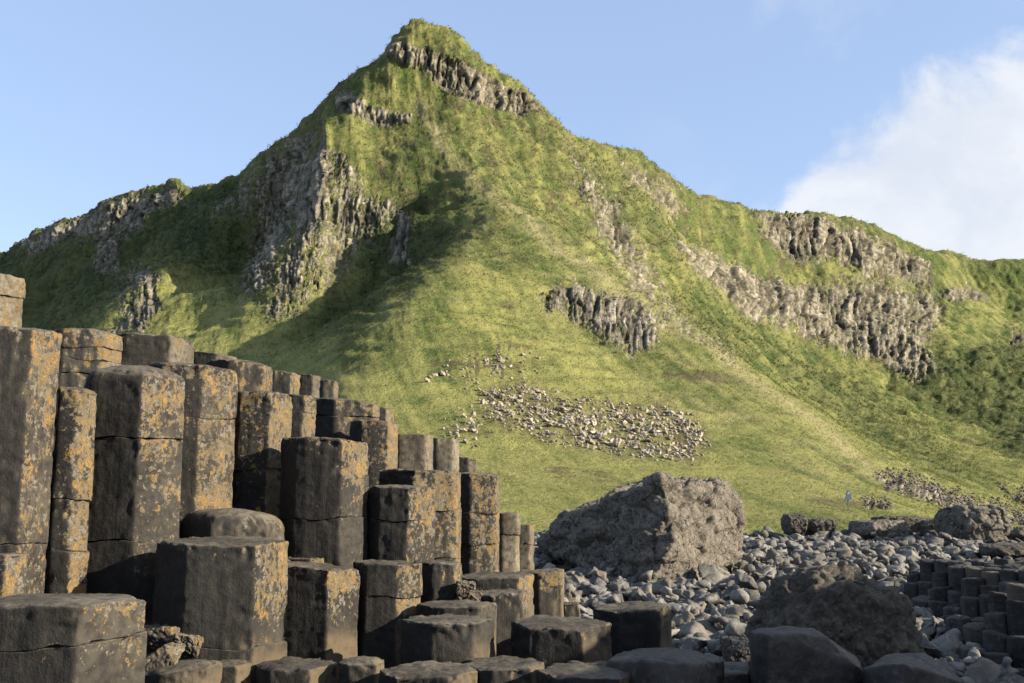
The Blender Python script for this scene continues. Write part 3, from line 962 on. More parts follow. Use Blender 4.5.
scree = jit_poly(225, [(478, 397), (520, 388), (560, 398), (610, 406), (650, 412), (690, 420), (706, 436), (700, 455), (672, 462), (640, 450), (600, 450), (560, 438), (520, 428), (490, 412)], 4)
scree += jit_poly(16, [(448, 420), (470, 415), (485, 440), (478, 452), (455, 440)], 5)
scree += jit_poly(9, [(424, 374), (450, 372), (452, 382), (426, 384)], 6)
scree += jit_poly(14, [(480, 355), (525, 355), (530, 375), (490, 375)], 8)
SCREE_PROTO = []
for m in PROTO:
    c = m.copy(); c.name = 'scree_stone'; c.materials.clear(); c.materials.append(M_SCREE); SCREE_PROTO.append(c)
for j, (px, py) in enumerate(scree):
    h = ray_hit(px, py)
    if h is None: continue
    x, y, z = h
    s = rr.uniform(4.5, 10.5) * y / F
    o = bpy.data.objects.new('scree_stone', SCREE_PROTO[int(rr.integers(16))]); col.objects.link(o)
    o.location = (x, y, z + 0.14 * s); o.scale = (s,) * 3
    o.rotation_euler = (rr.normal(0, .5), rr.normal(0, .5), rr.uniform(0, 6.28))
    if j >= 225:
        w = 'in a scattering apart from the main patch, just above the columns'
        if px > 475: w = 'in the brown scar above the main patch'
    elif px < 560: w = 'in the left third of the broad patch on the green slope'
    elif px < 635: w = 'in the middle of the broad patch on the green slope'
    else: w = 'in the right third of the broad patch on the green slope'
    tag(o, 'pale scree stone ' + w, 'stone', 'pale stones ' + w)

BV, BT, BR, nb = [], [], [], 0
pts = jit_poly(1100, [(475, 394), (520, 384), (560, 394), (610, 402), (650, 408), (692, 416), (712, 436), (704, 460), (672, 466), (640, 455), (600, 454), (560, 444), (520, 434), (485, 416)], 14)
pts += jit_poly(70, [(440, 350), (540, 350), (540, 385), (480, 385), (440, 400)], 15) + jit_poly(50, [(440, 410), (480, 405), (490, 450), (450, 450)], 16)
for (px, py) in pts:
    h = ray_hit(px, py)
    if h is None: continue
    x, y, z = h; s = rr.uniform(2.4, 6.5) * y / F
    V, T = PROTO_LO[int(rr.integers(16))]
    BV.append((V * s) @ rotm(rr.uniform(0, 6), rr.normal(0, .5), rr.normal(0, .5)).T + np.array([x, y, z + 0.12 * s])); BT.append(T + nb); nb += len(V)
    BR.append(np.full(len(V), rr.random()))
me = mesh_from('scree_chips', np.concatenate(BV), tris=np.concatenate(BT)); attr(me, 'rnd', np.concatenate(BR))
tag(link('scree_chips', me, M_SCREEP), 'lesser pale chips strewn between the bigger scree stones', 'scree', kind='stuff')

# grey scree tracks right: uncountable
BV, BT, BR, nb = [], [], [], 0
pts = jit_poly(900, [(876, 468), (905, 474), (950, 490), (1010, 506), (1060, 520), (1060, 536), (985, 515), (930, 502), (890, 488)], 9)
pts += jit_poly(120, [(996, 484), (1050, 500), (1050, 510), (1003, 496)], 10) + jit_poly(90, [(862, 497), (880, 499), (894, 508), (868, 509)], 12)
for (px, py) in pts:
    h = ray_hit(px, py)
    if h is None: continue
    x, y, z = h; s = rr.uniform(2.0, 5.5) * y / F
    V, T = PROTO_LO[int(rr.integers(16))]
    BV.append((V * s) @ rotm(rr.uniform(0, 6), rr.normal(0, .5), rr.normal(0, .5)).T + np.array([x, y, z + 0.1 * s])); BT.append(T + nb); nb += len(V)
    BR.append(np.full(len(V), rr.random()))
me = mesh_from('scree_gravel', np.concatenate(BV), tris=np.concatenate(BT)); attr(me, 'rnd', np.concatenate(BR))
tag(link('scree_gravel', me, M_SCREEG), 'brown grey scree spilling across the foot of the far slope', 'scree', kind='stuff')


# ------------------------------------------------------------------ basalt columns
def clip_poly(P, nx, ny, c):
    out = []
    for i in range(len(P)):
        a = P[i]; b = P[(i + 1) % len(P)]
        da = a[0] * nx + a[1] * ny - c; db = b[0] * nx + b[1] * ny - c
        if da <= 0: out.append(a)
        if (da < 0) != (db < 0):
            t = da / (da - db); out.append((a[0] + (b[0] - a[0]) * t, a[1] + (b[1] - a[1]) * t))
    return out


def contour(P, M, rc):
    P = np.array(P)
    Q = np.r_[P, P[:1]]
    L = np.r_[0, np.cumsum(np.linalg.norm(np.diff(Q, axis=0), axis=1))]
    t = np.linspace(0, L[-1], M, endpoint=False)
    C = np.c_[np.interp(t, L, Q[:, 0]), np.interp(t, L, Q[:, 1])]
    k = max(1, int(round(rc / (L[-1] / M))))
    ker = np.exp(-0.5 * (np.arange(-3 * k, 3 * k + 1) / (k * 0.75)) ** 2); ker /= ker.sum()
    out = np.zeros_like(C)
    for i, w in zip(range(-3 * k, 3 * k + 1), ker): out += w * np.roll(C, i, 0)
    return out


def drum_mesh(name, C, zlo, zhi, rb, rt, seed, dz=0.018, noise=1.0, dome=0.0, top=False, lich=(0.5, 0.5), pale=0.0, ztop=None, chips=1.0):
    """one drum of a column: ring contour C, functions zlo, zhi give its end surfaces"""
    M = len(C); ctr = C.mean(0)
    R = np.linalg.norm(C - ctr, axis=1).mean()
    rings = []   # (inset, t, dzoff)
    for a in np.linspace(0, math.pi / 2, 4):
        rings.append(('b', rb * (1 - math.sin(a)), rb * (1 - math.cos(a))))
    h = float(zhi(ctr[None])[0] - zlo(ctr[None])[0])
    n = max(2, int(h / dz))
    for t in np.linspace(0, 1, n + 2)[1:-1]: rings.append(('s', t, 0))
    kt = 8 if top else 4
    for a in np.linspace(0, math.pi / 2, kt): rings.append(('t', rt * (1 - math.cos(a)), rt * (1 - math.sin(a))))
    VV = []; rad = []
    d = C - ctr; rl = np.linalg.norm(d, axis=1)[:, None]; dn = d / rl
    z0 = zlo(C) + rb; z1 = zhi(C) - rt
    for kind, p, q in rings:
        if kind == 'b': xy = C - dn * p; z = zlo(xy) + q
        elif kind == 's': xy = C; z = z0 + (z1 - z0) * p
        else: xy = C - dn * p; z = zhi(xy) - q
        VV.append(np.c_[xy, z])
    last = VV[-1][:, :2]
    caps = np.linspace(1, 0, 14)[1:-1] if top else (0.6, 0.2)
    for s in caps:
        xy = ctr + (last - ctr) * s; VV.append(np.c_[xy, zhi(xy)])
    first = VV[0][:, :2]
    nr = len(VV)
    V = np.concatenate(VV + [np.array([[*ctr, float(zhi(ctr[None])[0])], [*ctr, float(zlo(ctr[None])[0])]])])
    if dome: V[:, 2] += dome * np.clip(1 - (np.linalg.norm(V[:, :2] - ctr, axis=1) / R) ** 2, -0.5, 1) * (np.arange(len(V)) >= (4 + n) * M)
    idx = np.arange(nr * M).reshape(nr, M); nx = np.roll(idx, -1, 1)
    quads = np.c_[idx[:-1].ravel(), nx[:-1].ravel(), nx[1:].ravel(), idx[1:].ravel()]
    T = np.r_[np.c_[idx[-1], nx[-1], np.full(M, nr * M)], np.c_[nx[0], idx[0], np.full(M, nr * M + 1)]]
    me = mesh_from(name, V, quads, T)
    N = get_no(me)
    off = seed * np.array([3.1, 1.7, 2.3])
    H = noise * (0.011 * fbm(V / 0.30 + off, 3) + 0.0045 * fbm(V / 0.045 + off, 4, 0.6))
    # vertical flutes left by the cooling
    H += noise * 0.005 * fbm(np.c_[V[:, 0] / 0.05, V[:, 1] / 0.05, V[:, 2] / 0.5] + off, 3)
    if top:
        zt = zhi(V[:, :2]); up = np.clip(1 - (zt - V[:, 2]) / 0.10, 0, 1)
        rim = np.clip(1 - np.abs(np.linalg.norm(V[:, :2] - ctr, axis=1) / R - 1) / 0.25, 0, 1)
        ch = sstep(0.12, 0.45, fbm(V / 0.13 + off + 7, 3))
        H -= chips * (0.018 * ch + 0.016 * sstep(0.0, 0.4, fbm(V / 0.055 + off + 3, 3))) * up * rim
        H += 0.006 * fbm(V / 0.10 + off, 3) * up
    corner = np.clip((np.linalg.norm(V[:, :2] - ctr, axis=1) / R - 1.0) / 0.05, 0, 1)
    H -= chips * 0.009 * sstep(0.05, 0.45, fbm(V / np.array([.08, .08, .12]) + off + 23, 3)) * corner
    # flakes lost from the faces and corners
    H -= chips * 0.005 * sstep(0.28, 0.34, fbm(V / np.array([0.2, 0.2, 0.13]) + off + 19, 3))
    V = V + N * H[:, None]
    set_co(me, V)
    N = get_no(me)
    zt = ztop if ztop is not None else V[:, 2].max()
    depth = np.clip((zt - V[:, 2]) / 0.55, 0, 3)
    la, lb = lich
    side = sstep(0.22, 0.72, N[:, 0])
    li = la * (0.10 + 0.95 * side + 0.42 * float(sstep(0.70, 0.8, la)) * (1 - side) * sstep(-0.4, 0.05, N[:, 0])) + lb * np.exp(-depth * 2.6) * (0.25 + 0.75 * side) + 0.25 * lb * np.exp(-((zt - V[:, 2]) / 0.05).clip(0, 9))
    li *= np.clip((V[:, 2] - 1.42) / 0.25, 0.0, 1)
    li -= 0.25 * sstep(0.6, 0.95, N[:, 2])
    attr(me, 'lichen', np.minimum(li, 0.80))
    attr(me, 'pale', np.clip(pale * (0.12 + 0.88 * side) + 0.3 * (pale > 0.7) + 0.55 * sstep(0.5, 0.95, N[:, 2]) * (0.5 + 0.5 * (V[:, 2] > 1.5)), 0, 1))
    tn = sstep(1.60, 1.46, V[:, 2] + 0.10 * fbm(V / 0.12 + off, 3)) * side
    attr(me, 'tan', tn * 0.9)
    return me


# centre px, width px, top py, distance Y, turn (deg), joints (py), lichen(face, top), pale, tilt x, tilt y, dome, label, floor z
COLS = [
    (-26, 92, 270, 5.65, 10, [288, 322], (.55, .4), .95, .05, .0, .0, 'pale tan column top rising highest, cut by the left edge of the picture'),
    (-6, 130, 329, 4.35, 20, [545], (.50, .75), .25, .02, .05, .03, 'massive black and orange column at the left edge, tallest of the front ones'),
    (86, 66, 331, 5.45, 20, [346, 357, 372], (.75, .6), .55, .0, .0, .03, 'short cracked orange column head split by level joints behind the tallest front column'),
    (71, 50, 391, 4.48, 12, [500, 553], (.85, .8), .15, -.10, .0, .02, 'narrow column with orange right edge squeezed between two massive dark columns'),
    (137, 102, 375, 4.85, -4, [437, 540], (.42, .95), .15, -.03, .05, .05, 'broad round-topped black column with orange lichen running down its right corner'),
    (151, 80, 335, 6.0, 12, [395], (.35, .35), .6, -.02, .0, .02, 'low grey column head with pale top behind the broad round-topped column'),
    (192, 86, 365, 5.35, 14, [418], (.78, .85), .25, -.05, .02, .02, 'upright column mottled all over with orange and pale lichen beside the round-topped one'),
    (212, 52, 353, 7.4, 0, [], (.3, .3), .6, -.1, .0, .01, 'thin grey column top showing behind the mottled upright column'),
    (240, 60, 361, 6.35, 30, [], (.7, .6), .45, -.08, .0, .02, 'orange-cornered column head with black left side on the skyline of columns'),
    (260, 62, 393, 5.75, 6, [470], (.80, .8), .2, -.03, .0, .02, 'slender orange-flecked column standing left of the wide smooth black one'),
    (282, 36, 372, 7.2, 10, [], (.6, .5), .6, -.05, .0, .01, 'small tan column head behind the slender orange-flecked column'),
    (308, 24, 375, 8.3, 0, [], (.3, .3), .6, -.05, .0, .0, 'little brown column head, third from the right end of the upper row'),
    (327, 22, 380, 9.2, 15, [], (.3, .3), .6, -.1, .0, .0, 'little brown column head standing against the grass, at the right end of the upper row'),
    (300, 32, 396, 6.4, 0, [412], (.6, .5), .3, -.05, .0, .01, 'narrow joint-capped column tucked behind the slender orange-flecked one'),
    (343, 68, 400, 7.1, 25, [416], (.75, .6), .35, -.08, .0, .02, 'wide column with black left side and orange right above the smooth black one'),
    (381, 26, 407, 8.2, 0, [], (.5, .3), .6, -.1, .0, .0, 'small brown column end against the grass right of the wide orange one'),
    (374, 46, 421, 6.7, 8, [], (.8, .6), .4, -.05, .0, .01, 'orange freckled column right behind the wide smooth black column'),
    (326, 86, 439, 5.5, 3, [519], (.25, .85), .12, -.05, .0, .01, 'wide smooth black column with a chipped pale right edge and one level joint'),
    (409, 46, 434, 7.7, 12, [], (.35, .3), .95, -.03, .0, .0, 'whitish streaked column above the black-shadowed ledge'),
    (441, 36, 438, 8.4, 20, [], (.25, .2), .95, -.05, .0, .0, 'pale tan column end above the black-shadowed ledge, right of the whitish one'),
    (464, 24, 458, 8.9, 0, [], (.2, .2), .7, -.1, .0, .0, 'small grey column stub against the grass above the orange corner column'),
    (421, 76, 470, 6.15, 28, [512, 560], (.85, .7), .25, -.02, .0, .0, 'two-toned column with a black left face and orange right face behind the short smooth one'),
    (400, 68, 487, 5.6, -3, [521], (.45, .7), .15, -.02, .0, .01, 'short smooth column with pale rim and orange right corner next to the wide black one'),
    (474, 48, 474, 7.1, 24, [514, 545], (.95, .8), .25, -.03, .0, .01, 'orange-speckled corner column standing clear against the grass'),
    (506, 28, 513, 8.6, 20, [535], (.6, .3), .8, .0, .0, .0, 'tan column just right of the orange-speckled corner column'),
    (523, 22, 524, 9.4, 10, [545], (.6, .3), .8, -.1, .0, .0, 'last tan column of the row, nearest the huge boulder'),
    (232, 96, 518, 5.05, 18, [], (.15, .5), .35, -.06, .0, .04, 'low rounded slab top lodged behind the big square-faced block'),
    (223, 120, 545, 4.5, 13, [650], (.40, .75), .12, -.01, .03, .0, 'big square-faced block with black left side in front of the columns'),
    (319, 76, 567, 4.85, -8, [], (.25, .75), .12, -.10, .0, .0, 'dark smooth block standing just right of the big square-faced block'),
    (304, 40, 558, 5.25, 0, [], (.3, .6), .4, .0, .0, .0, 'thin chipped column edge showing above the dark smooth block'),
    (388, 68, 564, 5.05, -2, [597], (.55, .9), .15, -.02, .0, .0, 'cracked block with a broken orange top beside the dark smooth block'),
    (438, 46, 563, 5.45, 15, [], (.5, .5), .2, -.05, .0, .0, 'grey block with orange crown filling the gap below the two-toned column'),
    (494, 76, 578, 5.9, 8, [], (.4, .7), .5, .03, .0, .01, 'low ledge block with pale rim below the orange-speckled corner column'),
    (499, 58, 595, 5.3, 16, [], (.55, .8), .3, .06, .0, .01, 'stepped block with whitish worn rim under the low pale-rimmed ledge'),
    (539, 48, 572, 6.4, 22, [], (.95, .7), .35, .06, .0, .0, 'bright orange-faced block at the right end beside the cobbles'),
    (567, 24, 603, 6.6, 20, [], (.8, .3), .3, .0, .0, .0, 'small orange-edged stub right of the bright orange-faced block'),
    (456, 76, 607, 4.95, 4, [], (.1, .4), .25, .0, .0, .01, 'thin ledge slab lying behind the low cube-like block'),
    (449, 88, 623, 4.45, 12, [], (.1, .15), .1, .0, .0, .0, 'low cube-like block with black left side and sandy right side'),
    (561, 94, 628, 4.55, -12, [], (.2, .5), .15, .0, .02, .0, 'squat dark block with flat top right of the cube-like one'),
    (632, 76, 610, 5.0, 9, [], (.45, .6), .1, .03, .0, .01, 'square black block with an orange right edge before the cobbles'),
    (500, 84, 668, 4.15, 10, [], (.1, .2), .15, .0, .0, .0, 'low dark paving-like block at the foot of the cube-like one'),
    (58, 164, 604, 3.35, 6, [652], (.22, .45), .2, -.01, -.035, .01, 'large flat-topped foreground block in the lower left corner'),
    (2, 44, 554, 4.0, 0, [], (.8, .6), .3, .0, .0, .0, 'orange-spotted block top at the left edge above the foreground block'),
    (362, 46, 664, 4.2, 14, [], (.6, .9), .4, .0, .0, .02, 'small low block with orange cap at the foot of the cracked block'),
    (295, 80, 668, 4.25, 4, [], (.1, .3), .2, .0, .0, .0, 'low grey block face at the foot of the dark smooth block'),
    (430, 96, 676, 4.0, 0, [], (.1, .1), .2, .0, .0, .01, 'low dark worn block at the bottom of the picture before the cube-like one'),
    (222, 60, 668, 4.2, 10, [], (.15, .5), .3, .05, .0, .02, 'dark low broken block below the big square-faced block'),
    (180, 70, 672, 3.95, 25, [], (.2, .6), .4, .08, .0, .02, 'low tilted block with pale streaks beside the large foreground block'),
    (590, 100, 676, 3.95, 0, [], (.1, .2), .15, .0, .0, .01, 'low grey block top at the bottom edge below the squat dark block'),
]

polys = []
for c in COLS:
    cxp, wp, top, Y = c[:4]
    a, _ = ray(cxp, top)
    x = a * Y; w = wp * 1.03 * Y / F / CP
    polys.append((x, Y, w / 2))
POLY = []
for i, (x, y, r) in enumerate(polys):
    rg = np.random.default_rng(500 + i)
    n = 6 if (rg.random() < 0.85 or r > 0.2) else 5
    a0 = math.radians(COLS[i][4]) + (0.0 if n == 6 else math.radians(18))
    P = []
    for k in range(n):
        an = a0 + 2 * math.pi * (k + rg.uniform(-0.10, 0.10)) / n
        P.append((x + math.cos(an) * r * rg.uniform(0.97, 1.05), y + math.sin(an) * r * rg.uniform(0.95, 1.05)))
    xs = [p[0] for p in P]; s = 2 * r / (max(xs) - min(xs)); m = (max(xs) + min(xs)) / 2
    P = [(x + (p[0] - m) * s, p[1]) for p in P]
    for j, (x2, y2, r2) in enumerate(polys):
        if j == i: continue
        dx, dy = x2 - x, y2 - y; D = math.hypot(dx, dy)
        if D > r + r2 + 0.05 or D < 1e-3: continue
        t = (D * D + r * r - r2 * r2) / (2 * D)       # radical line
        nxn, nyn = dx / D, dy / D
        P = clip_poly(P, nxn, nyn, x * nxn + y * nyn + t - 0.002)
        if len(P) < 3: break
    POLY.append(P)

for i, c in enumerate(COLS):
    cxp, wp, top, Y, rot, joints, lich, pale, tx, ty, dome, label = c
    P = POLY[i]
    if len(P) < 3:
        print('LOST', label); continue
    x0, y0, r0 = polys[i]
    xs = [proj(p[0], p[1], pt(cxp, top, Y)[2])[0] for p in P]
    if abs(min(xs) - (cxp - wp / 2)) > 7 or abs(max(xs) - (cxp + wp / 2)) > 7:
        print('clip %4d want %d..%d got %d..%d Y%.2f' % (cxp, cxp - wp / 2, cxp + wp / 2, min(xs), max(xs), Y))
    Mn = int(np.clip(wp * 1.7, 48, 176))
    C = contour(P, Mn, 0.012)
    ctr = C.mean(0)
    # the top rim is met at the near edge of the column
    yf = C[:, 1].min()
    ztop = float(pt(cxp, top, yf + 0.05)[2])
    zfl = min(1.0, ztop - 0.5)
    zs = [ztop] + [float(pt(cxp, j, yf)[2]) for j in joints]
    zs = [z for z in zs if z > zfl + 0.06] + [zfl]
    rg = np.random.default_rng(900 + i)
    surf = []
    for k, z in enumerate(zs):
        if k == 0: sx, sy = tx, ty
        elif k == len(zs) - 1: sx, sy = 0, 0
        else: sx, sy = rg.normal(0, 0.035), rg.normal(0, 0.04)
        ph = rg.uniform(0, 9)
        def f(xy, z=z, sx=sx, sy=sy, k=k, ph=ph, ctr=ctr, dm=dome if k == 0 else rg.choice([-1, 1]) * 0.012, r0=r0):
            d = xy - ctr
            rr2 = np.clip(np.linalg.norm(d, axis=1) / r0, 0, 1.3) ** 2
            return z + sx * d[:, 0] + sy * (d[:, 1] + r0) + dm * (1 - rr2) + 0.006 * np.sin(d[:, 0] * 25 + ph) * (k > 0)
        surf.append(f)
    multi = len(zs) > 2
    if multi:
        root = empty('basalt_column', (float(ctr[0]), float(ctr[1]), zfl))
    for k in range(len(zs) - 1):
        sc_ = 1 + (rg.uniform(-0.014, 0.008) if k else 0)
        Ck = ctr + (C - ctr) * sc_ + (rg.normal(0, 0.003, 2) if k else 0)
        hi = surf[k]; lo = surf[k + 1]
        istop = k == 0
        rt = float(np.clip(0.05 * r0, 0.008, 0.014)) * (1.0 if istop else 0.25)
        if istop and dome > 0.03: rt *= 4.0
        gap = 0.0008
        me = drum_mesh('drum', Ck, (lambda xy, lo=lo: lo(xy) + gap) if k < len(zs) - 2 else lo, (lambda xy, hi=hi: hi(xy) - gap) if k else hi,
                       0.004, rt, i * 3 + k, dz=max(0.010, 1.6 * Y / F), top=istop, lich=lich, pale=pale, ztop=ztop, noise=1.0)
        if multi:
            V = get_co(me) - np.array([ctr[0], ctr[1], zfl]); set_co(me, V)
            o = link('column_head' if istop else 'drum', me, M_COL, root)
        else:
            o = link('basalt_column', me, M_COL)
    if multi: tag(root, label, 'column', 'large basalt columns of the causeway', 'thing')
    else: tag(o, label, 'column', 'large basalt columns of the causeway', 'thing')

# broken rubble between the columns
for k, (a, b, t, bt, Y, lab) in enumerate([
        (140, 186, 624, 662, 4.3, 'broken chunk crusted with orange and white lichen beside the large foreground block'),
        (176, 203, 631, 660, 4.25, 'small tan broken chunk leaning on the big square-faced block'),
        (136, 182, 643, 668, 4.0, 'flat white-streaked shard lying before the lichened chunk'),
        (456, 476, 580, 600, 5.35, 'small angular pale chunk caught under the orange-speckled corner column'),
        (466, 483, 590, 602, 5.1, 'tiny orange chunk on the ledge slab')]):
    o = lump('rubble_stone', lab, a, b, t, bt, Y, (b - a) * Y / F * 0.9, 60 + k, M_COL, 'stone', n=12, square=1.4)
    me = o.data; V = get_co(me); N = get_no(me)
    attr(me, 'lichen', 0.55 + 0.45 * N[:, 0]); attr(me, 'pale', np.clip(0.2 + 0.6 * N[:, 2] + 0.4 * N[:, 0], 0, 1)); attr(me, 'tan', V[:, 2] * 0)

# dark worn blocks in the shade, lower right
def block(label, P, seed, vox=0.011, amps=None):
    me = hull_mesh('basalt_block', P3(P), vox, 3)
    roughen(me, amps or [(0.02, 0.25, 3), (0.010, 0.06, 4)], seed, carve=(0.012, 0.15))
    return tag(link('basalt_block', me, M_WETROCK), label, 'block', 'dark worn blocks in the shade')


block('dark worn block with a slanting right side before the domed boulder',
      [(750, 632, 4.1), (764, 626, 4.5), (812, 627, 4.5), (822, 634, 4.1), (862, 668, 4.1), (858, 662, 4.6), (860, 720, 4.1), (870, 720, 4.6), (756, 720, 4.05), (757, 720, 4.6), (768, 634, 3.95), (770, 720, 3.95)], 71)
block('low dark humped block in the lower right, next to the slanting one',
      [(862, 668, 4.0), (885, 655, 4.3), (925, 652, 4.4), (955, 668, 4.3), (968, 684, 4.1), (972, 740, 4.1), (865, 740, 4.0), (880, 740, 4.6), (930, 740, 4.7), (905, 662, 3.9), (900, 740, 3.8)], 72)
block('wide low dark block with a rounded brown top at the bottom of the picture',
      [(606, 662, 4.0), (628, 648, 4.3), (664, 645, 4.4), (700, 650, 4.4), (724, 660, 4.2), (722, 740, 4.1), (606, 740, 4.0), (620, 740, 4.6), (715, 740, 4.6), (648, 660, 3.75), (690, 664, 3.8), (650, 740, 3.7), (700, 740, 3.7)], 73)
block('small flat dark ledge between the wide low block and the slanting block',
      [(700, 662, 4.5), (748, 660, 4.6), (750, 672, 4.3), (715, 674, 4.2), (700, 740, 4.5), (750, 740, 4.6), (752, 740, 4.2), (712, 740, 4.15)], 74)

# ------------------------------------------------------------------ bank of small columns on the right
SP_ = []
for k in range(10):
    rg = np.random.default_rng(300 + k)
    n = 6
    P = [(math.cos(a) * 0.222 * rg.uniform(0.9, 1.0), math.sin(a) * 0.222 * rg.uniform(0.9, 1.0)) for a in [2 * math.pi * (j + rg.uniform(-0.1, 0.1)) / n for j in range(n)]]
    C = contour(P, 42, 0.009)
    js = [rg.uniform(0.16, 0.5)] + ([rg.uniform(0.6, 0.9)] if k % 2 else [])
    hh = 1.3; VV = []
    prof = []
    zz = 0.0
    for z in list(np.arange(0, 0.04, 0.012)) : prof.append((z, 0.022 * (1 - math.sqrt(max(0, 1 - ((0.036 - z) / 0.036) ** 2)))))
    z = 0.05
    while z < hh:
        ins = 0.0
        for j in js:
            if abs(z - j) < 0.012: ins = 0.008
        prof.append((z, ins + rg.uniform(-.001, .001))); z += 0.02
    dn = C / np.linalg.norm(C, axis=1)[:, None]
    for s in (0.15, 0.5, 0.8): VV.append(np.c_[C * s * 0.92, np.full(len(C), 0.008 * (1 - s))])
    for z, ins in prof: VV.append(np.c_[C - dn * ins, np.full(len(C), -z)])
    M = len(C); nr = len(VV)
    V = np.concatenate(VV + [np.array([[0, 0, 0.01]])])
    idx = np.arange(nr * M).reshape(nr, M); nx = np.roll(idx, -1, 1)
    q = np.c_[idx[1:].ravel(), nx[1:].ravel(), nx[:-1].ravel(), idx[:-1].ravel()]
    me = mesh_from('small_basalt_column', V, q, np.c_[idx[0], nx[0], np.full(M, nr * M)])
    N = get_no(me)
    V[:, 2] += V[:, 0] * rg.normal(0, .08) + V[:, 1] * rg.normal(0, .08) - 0.02 * sstep(0.1, 0.4, fbm(V / 0.12 + k, 2)) * (V[:, 2] > -0.05)
    V = V + N * (0.014 * fbm(V / 0.15 + k * 5, 3) + 0.004 * fbm(V / 0.04 + k, 2))[:, None]
    set_co(me, V); me.materials.append(M_SMALLCOL); SP_.append(me)

rg = np.random.default_rng(8)
ncl = 0
for r in range(34):
    for q_ in range(28):
        x = 5.6 + q_ * 0.335 + (0.1675 if r % 2 else 0); y = 11.6 + r * 0.2915
        e = cluster_edge(x, y) + 0.25 * math.sin(y * 1.9) + 0.15 * math.sin(y * 4.3)
        if e < 0 or x > 0.60 * y + 0.3: continue
        h = 0.12 + 0.62 * float(sstep(0, 1.1, e)) + 0.14 * math.sin(x * 2.1 + y * 1.3) + rg.uniform(-0.09, 0.09)
        h = 0.12 + round((h - 0.12) / 0.19) * 0.19 + rg.uniform(-0.05, 0.05)
        if y > 19: h -= 0.10 * (y - 19)
        px, py = proj(x, y, h)
        if px > 1060: continue
        o = bpy.data.objects.new('small_basalt_column', SP_[int(rg.integers(10))]); col.objects.link(o)
        o.location = (x, y, h); o.scale = (0.87, 0.87, 1.0); o.rotation_euler = (rg.normal(0, .02), rg.normal(0, .02), math.pi / 6 + math.pi / 3 * int(rg.integers(6)))
        if e < 0.6: w = 'on the stepped rim of the bank, above the shaded cobbles'
        elif y > 17: w = 'at the back of the bank, beside the sunlit cobbles'
        elif px > 985: w = 'inside the bank by the right edge of the picture'
        else: w = 'inside the bank, between its rim and the picture edge'
        tag(o, 'small dark basalt column ' + w, 'column', 'small columns ' + w, 'thing')
        ncl += 1
print('small columns', ncl)

# unseen rocks added right of the picture to throw shade over the foreground
for k, (x, y, w, d, h, lab) in enumerate([
        (11.6, 9.0, 4.6, 4.6, 4.3, 'high dark crag added beyond the right of the picture to shade the foreground'),
        (4.7, 3.3, 1.6, 2.6, 3.05, 'chest-high dark crag added right of the camera to shade the near blocks')]):
    r = np.random.default_rng(40 + k); pts = []
    for j in range(34):
        v = r.normal(size=3); v /= np.linalg.norm(v); v = np.sign(v) * np.abs(v) ** 0.6; v /= max(np.abs(v).max(), .8)
        pts.append((x + v[0] * w / 2, y + v[1] * d / 2, -0.5 + (h + 0.5) * (v[2] + 1) / 2))
    me = hull_mesh('crag', pts, 0.12, 2)
    roughen(me, [(0.35, 1.5, 4), (0.1, 0.4, 3)], 50 + k, blocky=(0.2, 0.8))
    tag(link('crag', me, M_DARKROCK), lab, 'rock')

# ------------------------------------------------------------------ sign on the grass
hx = ray_hit(848, 511)
sx, sy, sz = hx if hx else pt(848, 511, 50)
def box(bm, c, s):
    g = bmesh.ops.create_cube(bm, size=1.0)
    for v in g['verts']: v.co = Vector((v.co.x * s[0] + c[0], v.co.y * s[1] + c[1], v.co.z * s[2] + c[2]))
def solid(name, col_):
    s = NT(name); n = s.noise(6.0, 3)
    return s.color(s.mix(n, col_, tuple(0.8 * v for v in col_)))
U_ = sy / F
root = empty('warning_sign', (sx, sy, sz - 0.05)); tag(root, 'small blue and white sign on a post in the grass below the slope', 'sign')
bm = bmesh.new(); box(bm, (0, 0, 7.5 * U_), (0.07, 0.07, 15 * U_)); bmesh.ops.bevel(bm, geom=bm.edges[:], offset=0.008)
me = bpy.data.meshes.new('post'); bm.to_mesh(me); bm.free(); link('post', me, solid('weathered_post', (0.22, 0.2, 0.17)), root)
def slab(name, pts, y0, y1, mat):
    bm = bmesh.new()
    f = [bm.verts.new((a, y0, b)) for a, b in pts]; g = [bm.verts.new((a, y1, b)) for a, b in pts]
    bm.faces.new(f); bm.faces.new(g[::-1])
    for i in range(len(f)): bm.faces.new((f[i], g[i], g[(i + 1) % len(f)], f[(i + 1) % len(f)]))
    bmesh.ops.recalc_face_normals(bm, faces=bm.faces)
    me = bpy.data.meshes.new(name); bm.to_mesh(me); bm.free(); link(name, me, mat, root)
slab('panel', [(-3.4 * U_, 12 * U_), (3.4 * U_, 12 * U_), (2.4 * U_, 17 * U_), (0.6 * U_, 21 * U_), (-0.6 * U_, 21 * U_), (-2.4 * U_, 17 * U_)], -0.07, -0.04, solid('blue_panel', (0.12, 0.17, 0.26)))
slab('symbol', [(-1.2 * U_, 17.5 * U_), (1.2 * U_, 17.5 * U_), (0, 19.8 * U_)], -0.08, -0.071, solid('white_symbol', (0.6, 0.62, 0.62)))

# ------------------------------------------------------------------ light, sky, camera
SUN = Vector((0.92, -0.26, 0.36)).normalized()
el = math.asin(SUN.z); az = math.atan2(SUN.x, SUN.y)
ld = bpy.data.lights.new('sun', 'SUN'); ld.energy = 5.0; ld.angle = math.radians(0.53); ld.color = (1.0, 0.88, 0.70)
lo = bpy.data.objects.new('sun', ld); col.objects.link(lo)
lo.rotation_euler = (-SUN).to_track_quat('-Z', 'Y').to_euler(); lo.location = (20, -10, 30)

